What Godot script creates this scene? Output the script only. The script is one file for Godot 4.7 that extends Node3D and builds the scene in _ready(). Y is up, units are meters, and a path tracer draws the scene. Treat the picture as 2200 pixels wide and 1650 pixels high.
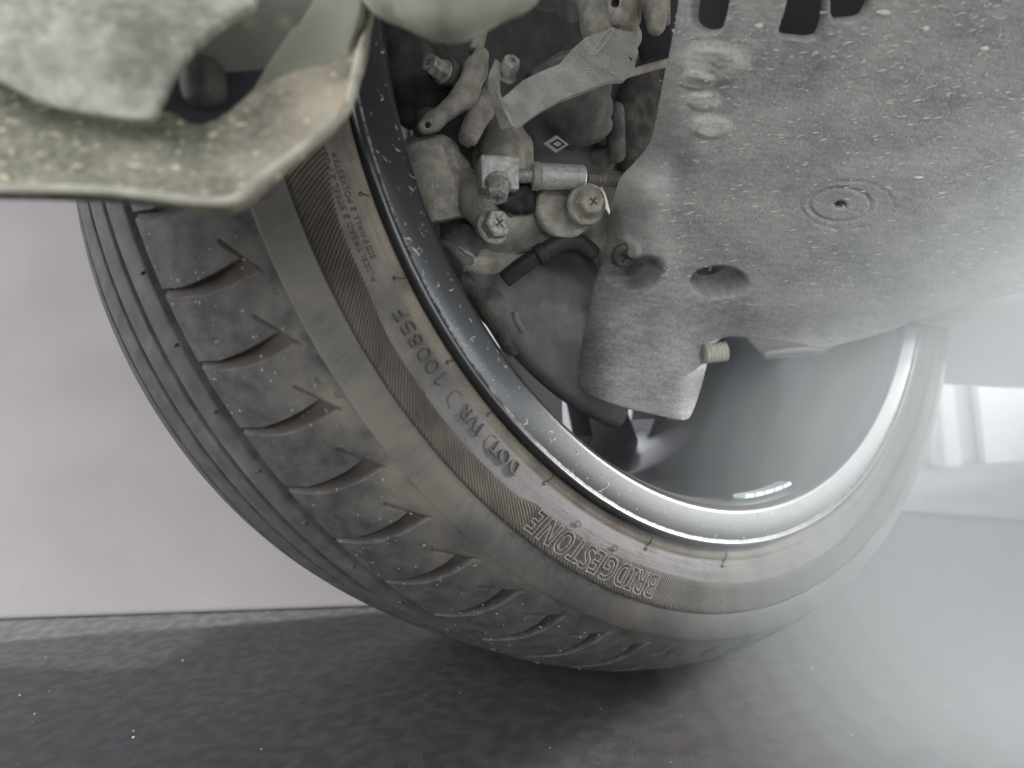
extends Node3D
# A car wheel seen from beneath the car. Metres, y up. The wheel's axle lies along x (inboard is +x), its centre at the origin, the ground at y = GROUND.

const GROUND := -0.316
const PITCH := 5.294          # degrees from one shoulder groove of the tyre to the next
var used := {}
var grain := FastNoiseLite.new()
var cloud := FastNoiseLite.new()
var M := {}


func _init() -> void:
	grain.seed = 11; grain.noise_type = FastNoiseLite.TYPE_SIMPLEX; grain.frequency = 1.0; grain.fractal_octaves = 3
	cloud.seed = 5; cloud.noise_type = FastNoiseLite.TYPE_SIMPLEX_SMOOTH; cloud.frequency = 1.0; cloud.fractal_octaves = 4


# ---------------------------------------------------------------- naming
func numbered(called: String) -> String:
	var n: int = used.get(called, 0)
	used[called] = n + 1
	return called if n == 0 else "%s_%03d" % [called, n]


func tag(o: Node, label := "", category := "", group := "", kind := "") -> Node:
	if label: o.set_meta("label", label)
	if category: o.set_meta("category", category)
	if group: o.set_meta("group", group)
	if kind: o.set_meta("kind", kind)
	return o


func thing(called: String, label: String, category: String, base: Vector3) -> Node3D:
	var o := Node3D.new()
	o.name = numbered(called)
	add_child(o)
	o.position = base
	tag(o, label, category)
	return o


func obj(called: String, mesh: Mesh, m: Material, parent: Node3D = self) -> MeshInstance3D:
	var o := MeshInstance3D.new()
	var n := 0
	if parent != self:
		while parent.has_node(called if n == 0 else "%s_%03d" % [called, n]): n += 1
	o.name = numbered(called) if parent == self else called if n == 0 else "%s_%03d" % [called, n]
	o.mesh = mesh
	o.material_override = m
	if parent != self and parent.get_parent() == self and not parent is MeshInstance3D:
		o.position = -parent.position
	parent.add_child(o, true)
	return o


# ---------------------------------------------------------------- meshes
func pack(v: PackedVector3Array, idx: PackedInt32Array, cols := PackedColorArray(), uvs := PackedVector2Array(), flat := false) -> ArrayMesh:
	var n := PackedVector3Array()
	n.resize(v.size())
	for k in range(0, idx.size(), 3):
		var a := v[idx[k]]
		var f := (v[idx[k + 2]] - a).cross(v[idx[k + 1]] - a)
		n[idx[k]] += f; n[idx[k + 1]] += f; n[idx[k + 2]] += f
	for k in n.size():
		n[k] = n[k].normalized() if n[k].length_squared() > 1e-24 else Vector3.UP
	var arr := []
	arr.resize(Mesh.ARRAY_MAX)
	arr[Mesh.ARRAY_VERTEX] = v
	arr[Mesh.ARRAY_NORMAL] = n
	arr[Mesh.ARRAY_INDEX] = idx
	if cols.size(): arr[Mesh.ARRAY_COLOR] = cols
	if uvs.size(): arr[Mesh.ARRAY_TEX_UV] = uvs
	var am := ArrayMesh.new()
	am.add_surface_from_arrays(Mesh.PRIMITIVE_TRIANGLES, arr)
	return am


func grid_index(nu: int, nv: int, flip := false) -> PackedInt32Array:
	var idx := PackedInt32Array()
	idx.resize((nu - 1) * (nv - 1) * 6)
	var w := 0
	for i in nu - 1:
		for j in nv - 1:
			var a := i * nv + j
			var b := a + nv
			var q := [a, a + 1, b, b, a + 1, b + 1] if not flip else [a, b, a + 1, b, b + 1, a + 1]
			for k in 6:
				idx[w] = q[k]
				w += 1
	return idx


func around(a: float, r: float, x: float) -> Vector3:
	return Vector3(x, r * sin(a), r * cos(a))


# turned about the wheel's axle: profile of (radius, x) between two angles
func lathe(profile: Array, a0 := 0.0, a1 := 360.0, n := 240, paint = null, press := false) -> ArrayMesh:
	var v := PackedVector3Array()
	var c := PackedColorArray()
	var uv := PackedVector2Array()
	for i in n + 1:
		var a := deg_to_rad(lerpf(a0, a1, float(i) / n))
		for j in profile.size():
			var q: Vector2 = profile[j]
			var p := around(a, q.x, q.y)
			if press and p.y < GROUND + 0.0004: p.y = GROUND + 0.0004
			v.append(p)
			uv.append(Vector2(a * 0.25, q.x * 4.0))
			if paint != null: c.append(paint.call(a, q.x, q.y))
	return pack(v, grid_index(n + 1, profile.size()), c, uv)


# turned about any axis: profile of (radius, height)
func turned(profile: Array, at: Vector3, axis: Vector3, sides := 32) -> ArrayMesh:
	var y := axis.normalized()
	var x := y.cross(Vector3.UP if absf(y.y) < 0.9 else Vector3.RIGHT).normalized()
	var z := x.cross(y)
	var v := PackedVector3Array()
	for i in sides + 1:
		var a := TAU * i / sides
		for q in profile:
			v.append(at + (x * cos(a) + z * sin(a)) * q.x + y * q.y)
	return pack(v, grid_index(sides + 1, profile.size(), true))


func rod_profile(r0: float, r1: float, h: float, b: float) -> Array:
	return [Vector2(0, 0), Vector2(r0 - b, 0), Vector2(r0 - b * 0.3, b * 0.3), Vector2(r0, b), Vector2(r1, h - b), Vector2(r1 - b * 0.3, h - b * 0.3), Vector2(r1 - b, h), Vector2(0, h)]


func rod(a: Vector3, b: Vector3, r0: float, r1 := -1.0, bevel := 0.0015, sides := 32) -> ArrayMesh:
	return turned(rod_profile(r0, r1 if r1 > 0 else r0, a.distance_to(b), bevel), a, b - a, sides)


# a faceted head: six sides, chamfered top
func hex_head(at: Vector3, axis: Vector3, r: float, h: float, spin := 0.0, hollow := 0.0) -> ArrayMesh:
	var y := axis.normalized()
	var x := y.cross(Vector3.UP if absf(y.y) < 0.9 else Vector3.RIGHT).normalized().rotated(y, spin)
	var z := x.cross(y)
	var st := SurfaceTool.new()
	st.begin(Mesh.PRIMITIVE_TRIANGLES)
	st.set_smooth_group(-1)
	var rings := [[r, 0.0], [r, h * 0.86], [r * 0.86, h], [r * maxf(hollow, 0.001), h], [r * maxf(hollow * 0.8, 0.0005), h - r * hollow * 0.9], [0.0, h - r * hollow * 0.9]]
	for i in 6:
		for k in rings.size() - 1:
			var q := []
			for s in [[i, k], [i, k + 1], [i + 1, k + 1], [i + 1, k]]:
				var a: float = TAU * s[0] / 6.0
				q.append(at + (x * cos(a) + z * sin(a)) * rings[s[1]][0] + y * rings[s[1]][1])
			for t in [0, 2, 1, 0, 3, 2]: st.add_vertex(q[t])
	st.generate_normals()
	return st.commit()


func spline(p: Array, n: int) -> PackedVector3Array:
	var out := PackedVector3Array()
	var m := p.size() - 1
	for i in n + 1:
		var f := float(i) / n * m
		var k := mini(int(f), m - 1)
		var p0: Vector3 = p[maxi(k - 1, 0)]
		var p1: Vector3 = p[k]
		var p2: Vector3 = p[k + 1]
		var p3: Vector3 = p[mini(k + 2, m)]
		out.append(p1.cubic_interpolate(p2, p0, p3, f - k))
	return out


func tube(points: Array, r: float, n := 24, sides := 14, r_end := -1.0, rib := 0.0, ribs := 0) -> ArrayMesh:
	var path := spline(points, n) if points.size() > 2 else PackedVector3Array([points[0], points[0].lerp(points[1], 0.5), points[1]])
	if ribs > 0: path = spline([points[0], points[0].lerp(points[-1], 0.5), points[-1]] if points.size() < 3 else points, ribs * 6)
	var v := PackedVector3Array()
	var last := path.size() - 1
	var side := Vector3.ZERO
	for i in last + 3:
		var k := clampi(i - 1, 0, last)
		var d := (path[mini(k + 1, last)] - path[maxi(k - 1, 0)]).normalized()
		if side == Vector3.ZERO: side = d.cross(Vector3.UP if absf(d.y) < 0.9 else Vector3.RIGHT).normalized()
		side = (side - d * side.dot(d)).normalized()
		var up := side.cross(d)
		var f := float(k) / last
		var rr := lerpf(r, r_end if r_end > 0 else r, f) + (rib * (0.5 + 0.5 * cos(f * ribs * TAU)) if ribs > 0 else 0.0)
		if i == 0 or i == last + 2: rr *= 0.02
		for s in sides + 1:
			var a := TAU * s / sides
			v.append(path[k] + (side * cos(a) + up * sin(a)) * rr)
	return pack(v, grid_index(last + 3, sides + 1))


# box with rounded edges
func rbox(xf: Transform3D, size: Vector3, b: float) -> ArrayMesh:
	var v := PackedVector3Array()
	var idx := PackedInt32Array()
	var n := 7
	var stop := [0.0, 0.03, 0.08, 0.5, 0.92, 0.97, 1.0]
	for f in 6:
		var first := v.size()
		var s := 1.0 if f % 2 == 0 else -1.0
		for i in n:
			for j in n:
				var c := Vector3.ZERO
				var h := size * 0.5
				var ax := f / 2
				c[ax] = s * h[ax]
				var a1 := (ax + 1) % 3
				var a2 := (ax + 2) % 3
				var e1: float = [-h[a1], -h[a1] + b * 0.4, -h[a1] + b, 0.0, h[a1] - b, h[a1] - b * 0.4, h[a1]][i]
				var e2: float = [-h[a2], -h[a2] + b * 0.4, -h[a2] + b, 0.0, h[a2] - b, h[a2] - b * 0.4, h[a2]][j]
				c[a1] = e1
				c[a2] = e2
				var inner := c.clamp(-h + Vector3.ONE * b, h - Vector3.ONE * b)
				var d := c - inner
				v.append(xf * (inner + d.normalized() * b))
		for k in grid_index(n, n, s < 0): idx.append(first + k)
	return pack(v, idx)


# a cast or moulded body: a field of rounded primitives joined smoothly, meshed as surface nets
# each primitive: [a, b, ra, rb] (tapered capsule), or [Transform3D, half size, rounding] (box); a trailing -1 cuts
func field(p: Vector3, prims: Array, k: float) -> float:
	var d := 1.0
	for q in prims:
		var e: float
		if q[0] is Vector3:
			var pa: Vector3 = p - q[0]
			var ba: Vector3 = q[1] - q[0]
			var h := clampf(pa.dot(ba) / maxf(ba.dot(ba), 1e-9), 0.0, 1.0)
			e = (pa - ba * h).length() - lerpf(q[2], q[3], h)
		else:
			var l: Vector3 = (q[0].affine_inverse() * p).abs() - q[1] + Vector3.ONE * q[2]
			e = l.max(Vector3.ZERO).length() + minf(maxf(l.x, maxf(l.y, l.z)), 0.0) - q[2]
		if q[-1] is int:
			d = maxf(d, -e)
		else:
			var hh := clampf(0.5 + 0.5 * (e - d) / k, 0.0, 1.0)
			d = lerpf(e, d, hh) - k * hh * (1.0 - hh)
	return d


func cast(prims: Array, cell := 0.0012, k := 0.004, rough := 0.0) -> ArrayMesh:
	var lo := Vector3.ONE * 9
	var hi := -lo
	for q in prims:
		if q[-1] is int: continue
		if q[0] is Vector3:
			for s in 2:
				lo = lo.min(q[s] - Vector3.ONE * q[2 + s]); hi = hi.max(q[s] + Vector3.ONE * q[2 + s])
		else:
			var r: float = q[1].length()
			lo = lo.min(q[0].origin - Vector3.ONE * r); hi = hi.max(q[0].origin + Vector3.ONE * r)
	lo -= Vector3.ONE * cell * 3.0
	hi += Vector3.ONE * cell * 3.0
	var nx := int((hi.x - lo.x) / cell) + 2
	var ny := int((hi.y - lo.y) / cell) + 2
	var nz := int((hi.z - lo.z) / cell) + 2
	var f := PackedFloat32Array()
	f.resize(nx * ny * nz)
	f.fill(1.0)
	# coarse blocks first, fine cells only where the surface can be
	var B := 6
	for bi in range(0, nx, B):
		for bj in range(0, ny, B):
			for bk in range(0, nz, B):
				var mid := lo + Vector3(bi + B * 0.5, bj + B * 0.5, bk + B * 0.5) * cell
				var dm := field(mid, prims, k)
				if absf(dm) > cell * B * 1.25 + k:
					if dm < 0.0:
						for i in range(bi, mini(bi + B, nx)):
							for j in range(bj, mini(bj + B, ny)):
								for l in range(bk, mini(bk + B, nz)): f[(i * ny + j) * nz + l] = -1.0
					continue
				for i in range(bi, mini(bi + B, nx)):
					for j in range(bj, mini(bj + B, ny)):
						for l in range(bk, mini(bk + B, nz)):
							var p := lo + Vector3(i, j, l) * cell
							f[(i * ny + j) * nz + l] = field(p, prims, k) + (rough * grain.get_noise_3dv(p * 260.0) if rough > 0.0 else 0.0)
	var at := {}
	var v := PackedVector3Array()
	var idx := PackedInt32Array()
	var off := [0, nz, ny * nz, ny * nz + nz]
	for i in nx - 1:
		for j in ny - 1:
			for l in nz - 1:
				var o := (i * ny + j) * nz + l
				var neg := 0
				for s in off:
					if f[o + s] < 0: neg += 1
					if f[o + s + 1] < 0: neg += 1
				if neg == 0 or neg == 8: continue
				var sum := Vector3.ZERO
				var cnt := 0
				for e in EDGES:
					var a: Vector3i = e[0]
					var b: Vector3i = e[1]
					var fa := f[o + (a.x * ny + a.y) * nz + a.z]
					var fb := f[o + (b.x * ny + b.y) * nz + b.z]
					if (fa < 0) != (fb < 0):
						sum += Vector3(a).lerp(Vector3(b), fa / (fa - fb))
						cnt += 1
				at[o] = v.size()
				v.append(lo + (Vector3(i, j, l) + sum / cnt) * cell)
	for o in at:
		var l: int = o % nz
		var j: int = (o / nz) % ny
		var i: int = o / (nz * ny)
		if i < 1 or j < 1 or l < 1: continue
		for ax in 3:
			var step: int = [ny * nz, nz, 1][ax]
			var s1: int = [nz, 1, ny * nz][ax]
			var s2: int = [1, ny * nz, nz][ax]
			var fa := f[o]
			var fb := f[o + step]
			if (fa < 0) == (fb < 0): continue
			var q := [o, o - s1, o - s1 - s2, o - s2]
			if not (at.has(q[1]) and at.has(q[2]) and at.has(q[3])): continue
			var w := [0, 1, 2, 0, 2, 3] if fa > 0 else [0, 2, 1, 0, 3, 2]
			for t in w: idx.append(at[q[t]])
	return pack(v, idx)


const EDGES := [
	[Vector3i(0, 0, 0), Vector3i(1, 0, 0)], [Vector3i(0, 1, 0), Vector3i(1, 1, 0)], [Vector3i(0, 0, 1), Vector3i(1, 0, 1)], [Vector3i(0, 1, 1), Vector3i(1, 1, 1)],
	[Vector3i(0, 0, 0), Vector3i(0, 1, 0)], [Vector3i(1, 0, 0), Vector3i(1, 1, 0)], [Vector3i(0, 0, 1), Vector3i(0, 1, 1)], [Vector3i(1, 0, 1), Vector3i(1, 1, 1)],
	[Vector3i(0, 0, 0), Vector3i(0, 0, 1)], [Vector3i(1, 0, 0), Vector3i(1, 0, 1)], [Vector3i(0, 1, 0), Vector3i(0, 1, 1)], [Vector3i(1, 1, 0), Vector3i(1, 1, 1)]]


# a curved sheet: a net of points in space, cut to an outline (in fractions of the net), with thickness, a rolled edge and bumps
class Sheet:
	var net: PackedVector3Array
	var nu: int
	var nv: int
	func at(u: float, v: float) -> Vector3:
		var fu := clampf(u, 0.0, 1.0) * (nu - 1)
		var fv := clampf(v, 0.0, 1.0) * (nv - 1)
		var i := mini(int(fu), nu - 2)
		var j := mini(int(fv), nv - 2)
		var row := []
		for a in range(i - 1, i + 3):
			var k := clampi(a, 0, nu - 1) * nv
			row.append(net[k + j].cubic_interpolate(net[k + j + 1], net[k + maxi(j - 1, 0)], net[k + mini(j + 2, nv - 1)], fv - j))
		return row[1].cubic_interpolate(row[2], row[0], row[3], fu - i)
	func normal(u: float, v: float) -> Vector3:
		var e := 0.004
		return (at(u, v + e) - at(u, v - e)).cross(at(u + e, v) - at(u - e, v)).normalized()


func along(loop: Array, step: float, scale: Vector2) -> PackedVector2Array:
	var out := PackedVector2Array()
	for i in loop.size():
		var a: Vector2 = loop[i]
		var b: Vector2 = loop[(i + 1) % loop.size()]
		var n := maxi(1, int(ceil(((b - a) * scale).length() / step)))
		for k in n: out.append(a.lerp(b, float(k) / n))
	return out


func rounded(loop: Array, times := 2) -> Array:
	var l := loop
	for t in times:
		var o := []
		for i in l.size():
			var a: Vector2 = l[i]
			var b: Vector2 = l[(i + 1) % l.size()]
			o.append(a.lerp(b, 0.25)); o.append(a.lerp(b, 0.75))
		l = o
	return l


# bump(u, v) -> height towards the seen side
func sheet(s: Sheet, outline: Array, holes: Array, step: float, thick: float, roll: float, bump = null, paint = null, inner_step := 0.0) -> ArrayMesh:
	var size := Vector2(s.at(0, 0.5).distance_to(s.at(0.5, 0.5)) + s.at(0.5, 0.5).distance_to(s.at(1, 0.5)), s.at(0.5, 0).distance_to(s.at(0.5, 0.5)) + s.at(0.5, 0.5).distance_to(s.at(0.5, 1)))
	var loops := [along(outline, step, size)]
	for h in holes: loops.append(along(h, step, size))
	var pts := PackedVector2Array()      # in metres along the sheet
	var lift := PackedFloat32Array()
	var rings := []
	for li in loops.size():
		var l: PackedVector2Array = loops[li]
		var m := PackedVector2Array()
		for q in l: m.append(q * size)
		var area := 0.0
		for i in m.size(): area += m[i].cross(m[(i + 1) % m.size()])
		if (area > 0.0) != (li == 0): m.reverse()
		var n := m.size()
		var first := pts.size()
		for q in m:
			pts.append(q); lift.append(-roll)
		for i in n:
			var t := (m[(i + 1) % n] - m[(i + n - 1) % n]).normalized()
			pts.append(m[i] + Vector2(-t.y, t.x) * roll * 0.3); lift.append(-roll * 0.29)
		rings.append([first, n, m])
	var g := inner_step if inner_step > 0.0 else step
	var fixed := pts.size()
	var outer: PackedVector2Array = rings[0][2]
	var box := Rect2(outer[0], Vector2.ZERO)
	for q in outer: box = box.expand(q)
	var near := {}
	for q in pts: near[Vector2i((q / (g * 0.7)).floor())] = true
	var iy := 0
	var y := box.position.y
	while y < box.end.y:
		var x := box.position.x + (g * 0.5 if iy % 2 else 0.0)
		while x < box.end.x:
			var q := Vector2(x, y)
			var c := Vector2i((q / (g * 0.7)).floor())
			if not near.has(c) and Geometry2D.is_point_in_polygon(q, outer):
				var ok := true
				for li in range(1, rings.size()):
					if Geometry2D.is_point_in_polygon(q, rings[li][2]): ok = false
				if ok:
					pts.append(q); lift.append(0.0)
			x += g
		y += g * 0.866
		iy += 1
	var tri := Geometry2D.triangulate_delaunay(pts)
	var v := PackedVector3Array()
	var c := PackedColorArray()
	var uv := PackedVector2Array()
	var nrm := PackedVector3Array()
	for i in pts.size():
		var u := pts[i] / size
		var n := s.normal(u.x, u.y)
		nrm.append(n)
		var h: float = lift[i] + (bump.call(u.x, u.y) if bump != null else 0.0)
		v.append(s.at(u.x, u.y) + n * h)
		uv.append(pts[i])
		if paint != null: c.append(paint.call(v[i], u.x, u.y))
	var idx := PackedInt32Array()
	for k in range(0, tri.size(), 3):
		var mid := (pts[tri[k]] + pts[tri[k + 1]] + pts[tri[k + 2]]) / 3.0
		if not Geometry2D.is_point_in_polygon(mid, outer): continue
		var ok := true
		for li in range(1, rings.size()):
			if Geometry2D.is_point_in_polygon(mid, rings[li][2]): ok = false
		if not ok: continue
		var cr := (pts[tri[k + 1]] - pts[tri[k]]).cross(pts[tri[k + 2]] - pts[tri[k]])
		idx.append(tri[k])
		if cr < 0: idx.append(tri[k + 2]); idx.append(tri[k + 1])
		else: idx.append(tri[k + 1]); idx.append(tri[k + 2])
	var front := idx.size()
	var count := v.size()
	for i in count:
		v.append(v[i] - nrm[i] * thick); uv.append(uv[i])
		if paint != null: c.append(c[i])
	for k in range(0, front, 3):
		idx.append(count + idx[k]); idx.append(count + idx[k + 2]); idx.append(count + idx[k + 1])
	for r in rings:
		for i in r[1]:
			var a: int = r[0] + i
			var b: int = r[0] + (i + 1) % r[1]
			for t in [a, count + a, b, b, count + a, count + b]: idx.append(t)
	return pack(v, idx, c, uv)


# raised lettering laid on the sidewall: tops outward, reading clockwise; a0 degrees is the start, r the baseline radius
func lettering(text: String, a0: float, r: float, height: float, stretch: float, raised: float, base: Callable, outline := 0.0, slant := 0.0, span := 0.0) -> ArrayMesh:
	var font := SystemFont.new()
	font.font_names = PackedStringArray(["Droid Sans"])
	font.font_weight = 700 if outline > 0.0 else 400
	var tm := TextMesh.new()
	tm.font = font
	tm.text = text
	tm.font_size = 64
	tm.pixel_size = 0.01
	tm.depth = 0.1
	tm.curve_step = 1.5
	tm.horizontal_alignment = HORIZONTAL_ALIGNMENT_LEFT
	var arr := tm.get_mesh_arrays()
	var src: PackedVector3Array = arr[Mesh.ARRAY_VERTEX]
	var ind: PackedInt32Array = arr[Mesh.ARRAY_INDEX] if arr[Mesh.ARRAY_INDEX] != null else PackedInt32Array(range(src.size()))
	var lo := src[0]
	var hi := src[0]
	for p in src:
		lo = lo.min(p); hi = hi.max(p)
	var k := height / (hi.y - lo.y)
	var kx := k * stretch if span <= 0.0 else deg_to_rad(span) * (r + height * 0.5) / (hi.x - lo.x)
	var place := func(p: Vector3, z: float) -> Vector3:
		var h := (p.y - lo.y) * k
		var a := deg_to_rad(a0) + ((p.x - lo.x) * kx + h * slant) / (r + height * 0.5)
		return around(a, r + h, base.call(r + h) + z)
	if outline <= 0.0:
		var v := PackedVector3Array()
		for p in src: v.append(place.call(p, raised if p.z > 0 else -0.0006))
		return pack_flat(v, ind)
	# the letters drawn as a fine raised line along their edges
	var seen := {}
	for t in range(0, ind.size(), 3):
		var q := [src[ind[t]], src[ind[t + 1]], src[ind[t + 2]]]
		if q[0].z < 0.04 or q[1].z < 0.04 or q[2].z < 0.04: continue
		for e in 3:
			var a := Vector2i((Vector2(q[e].x, q[e].y) * 2000).round())
			var b := Vector2i((Vector2(q[(e + 1) % 3].x, q[(e + 1) % 3].y) * 2000).round())
			if a == b: continue
			var key := [a, b] if a < b else [b, a]
			if seen.has(key): seen[key][0] += 1
			else: seen[key] = [1, q[e], q[(e + 1) % 3]]
	var out := PackedVector3Array()
	var idx := PackedInt32Array()
	for key in seen:
		if seen[key][0] != 1: continue
		var a: Vector3 = place.call(seen[key][1], raised)
		var b: Vector3 = place.call(seen[key][2], raised)
		var d := (b - a).normalized()
		var s := d.cross(Vector3.RIGHT) * outline * 0.5
		a -= d * outline * 0.3; b += d * outline * 0.3
		var f := out.size()
		for p in [a, b]:
			for w in [[-1.0, -raised - 0.0004], [-0.55, 0.0], [0.55, 0.0], [1.0, -raised - 0.0004]]:
				out.append(p + s * w[0] + Vector3(w[1], 0, 0))
		for j in 3:
			for t in [f + j, f + j + 4, f + j + 1, f + j + 1, f + j + 4, f + j + 5]: idx.append(t)
	return pack(out, idx)


func pack_flat(v: PackedVector3Array, ind: PackedInt32Array) -> ArrayMesh:
	var st := SurfaceTool.new()
	st.begin(Mesh.PRIMITIVE_TRIANGLES)
	st.set_smooth_group(-1)
	for k in ind: st.add_vertex(v[k])
	st.generate_normals()
	return st.commit()


# small dried drops, commas and flecks lying on a surface: where(i) -> [point, normal, direction]
func flecks(n: int, where: Callable, long_lo: float, long_hi: float, wide: float, high: float, curl := 0.6, seed_ := 3) -> ArrayMesh:
	var rng := RandomNumberGenerator.new()
	rng.seed = seed_
	var v := PackedVector3Array()
	var idx := PackedInt32Array()
	for i in n:
		var w: Array = where.call(rng)
		if w.is_empty(): continue
		var p: Vector3 = w[0]
		var up: Vector3 = w[1]
		var d: Vector3 = (w[2] - up * up.dot(w[2])).normalized()
		var s := up.cross(d)
		var l := lerpf(long_lo, long_hi, pow(rng.randf(), 3.0))
		var turn := rng.randfn() * curl
		var fat := wide * lerpf(0.5, 1.2, rng.randf())
		if l < wide * 2.0: fat = minf(fat, l * 0.5)
		var f := v.size()
		for k in 6:
			var t := k / 5.0
			var ang := turn * t * t * 2.0
			var c := p + (d * cos(ang) + s * sin(ang)) * l * (t - 0.3)
			var side := (-d * sin(ang) + s * cos(ang)) * fat * (sin(PI * clampf(t * 0.85 + 0.1, 0, 1)) * (0.35 + 0.65 * t) + 0.04)
			v.append(c - side - up * 0.00005); v.append(c + up * high * sin(PI * clampf(t, 0.1, 0.9))); v.append(c + side - up * 0.00005)
		for k in 5:
			for j in 2:
				var a := f + k * 3 + j
				for t in [a, a + 1, a + 3, a + 3, a + 1, a + 4]: idx.append(t)
	return pack(v, idx)


# ---------------------------------------------------------------- materials
func lin(r: float, g := -1.0, b := -1.0) -> Color:
	return Color(r, r if g < 0 else g, r if b < 0 else b).linear_to_srgb()


func mat(c: Color, rough: float, metal := 0.0) -> StandardMaterial3D:
	var m := StandardMaterial3D.new()
	m.albedo_color = c
	m.roughness = rough
	m.metallic = metal
	return m


func painted(rough: float) -> StandardMaterial3D:
	var m := mat(Color.WHITE, rough)
	m.vertex_color_use_as_albedo = true
	return m


func noise_tex(size: int, freq: float, octaves: int, lo: Color, hi: Color, seed_: int, mid := Color(0, 0, 0, 0), type := FastNoiseLite.TYPE_SIMPLEX, at := [0.25, 0.75]) -> NoiseTexture2D:
	var f := FastNoiseLite.new()
	f.noise_type = type
	f.seed = seed_
	f.frequency = freq
	f.fractal_octaves = octaves
	var t := NoiseTexture2D.new()
	t.width = size
	t.height = size
	t.seamless = true
	t.noise = f
	var g := Gradient.new()
	g.set_color(0, lo); g.set_offset(0, at[0])
	g.set_color(1, hi); g.set_offset(1, at[1])
	if mid.a > 0.0: g.add_point((at[0] + at[1]) * 0.5, mid)
	t.color_ramp = g
	return t


func dusty(m: StandardMaterial3D, t: Texture2D, per_metre: float, relief := 0.0, relief_tex: Texture2D = null) -> StandardMaterial3D:
	m.albedo_texture = t
	m.uv1_triplanar = true
	m.uv1_world_triplanar = true
	m.uv1_scale = Vector3.ONE * per_metre
	if relief > 0.0:
		m.heightmap_enabled = true
		m.heightmap_texture = relief_tex if relief_tex else t
		m.heightmap_scale = relief
	return m


func _ready() -> void:
	# ---------------- camera, sky, light, exposure
	var cam := Camera3D.new()
	cam.name = "camera"
	cam.transform = Transform3D(Basis(Vector3(0.5625, -0.0628, -0.8244), Vector3(0.0851, 0.9962, -0.0178), Vector3(0.8224, -0.0601, 0.5657)), Vector3(0.2136, -0.1646, 0.3194))
	cam.fov = 63.947
	cam.near = 0.01
	cam.far = 60.0
	var lens := CameraAttributesPhysical.new()
	lens.frustum_focal_length = 19.224
	lens.frustum_focus_distance = 0.30
	lens.frustum_near = 0.01
	lens.frustum_far = 60.0
	lens.exposure_aperture = 5.6
	cam.attributes = lens
	add_child(cam)
	cam.current = true

	var sky_m := ProceduralSkyMaterial.new()
	sky_m.sky_top_color = lin(0.80, 0.84, 0.90)
	sky_m.sky_horizon_color = lin(0.92, 0.94, 0.96)
	sky_m.sky_curve = 0.3
	sky_m.ground_bottom_color = lin(0.10)
	sky_m.ground_horizon_color = lin(0.25)
	sky_m.sky_energy_multiplier = 1.25
	var sky := Sky.new()
	sky.sky_material = sky_m
	var env := Environment.new()
	env.background_mode = Environment.BG_SKY
	env.sky = sky
	env.tonemap_mode = Environment.TONE_MAPPER_LINEAR
	env.tonemap_exposure = 3.5
	env.sdfgi_enabled = true
	env.ssao_enabled = true
	env.ssil_enabled = true
	env.volumetric_fog_enabled = true
	env.volumetric_fog_density = 0.0
	var we := WorldEnvironment.new()
	we.name = "world"
	we.environment = env
	add_child(we)

	var sun := DirectionalLight3D.new()
	sun.name = "sun"
	sun.light_energy = 1.3
	sun.light_color = Color(1.0, 0.98, 0.95)
	sun.light_angular_distance = 10.0
	sun.shadow_enabled = true
	sun.transform = Transform3D(Basis.looking_at(-Vector3(0.12, 0.16, -0.98).normalized()), Vector3(0, 3, 0))
	add_child(sun)

	materials()
	setting()
	wheel()
	brakes()
	shield()
	near_arm()
	glare_haze()


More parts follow.
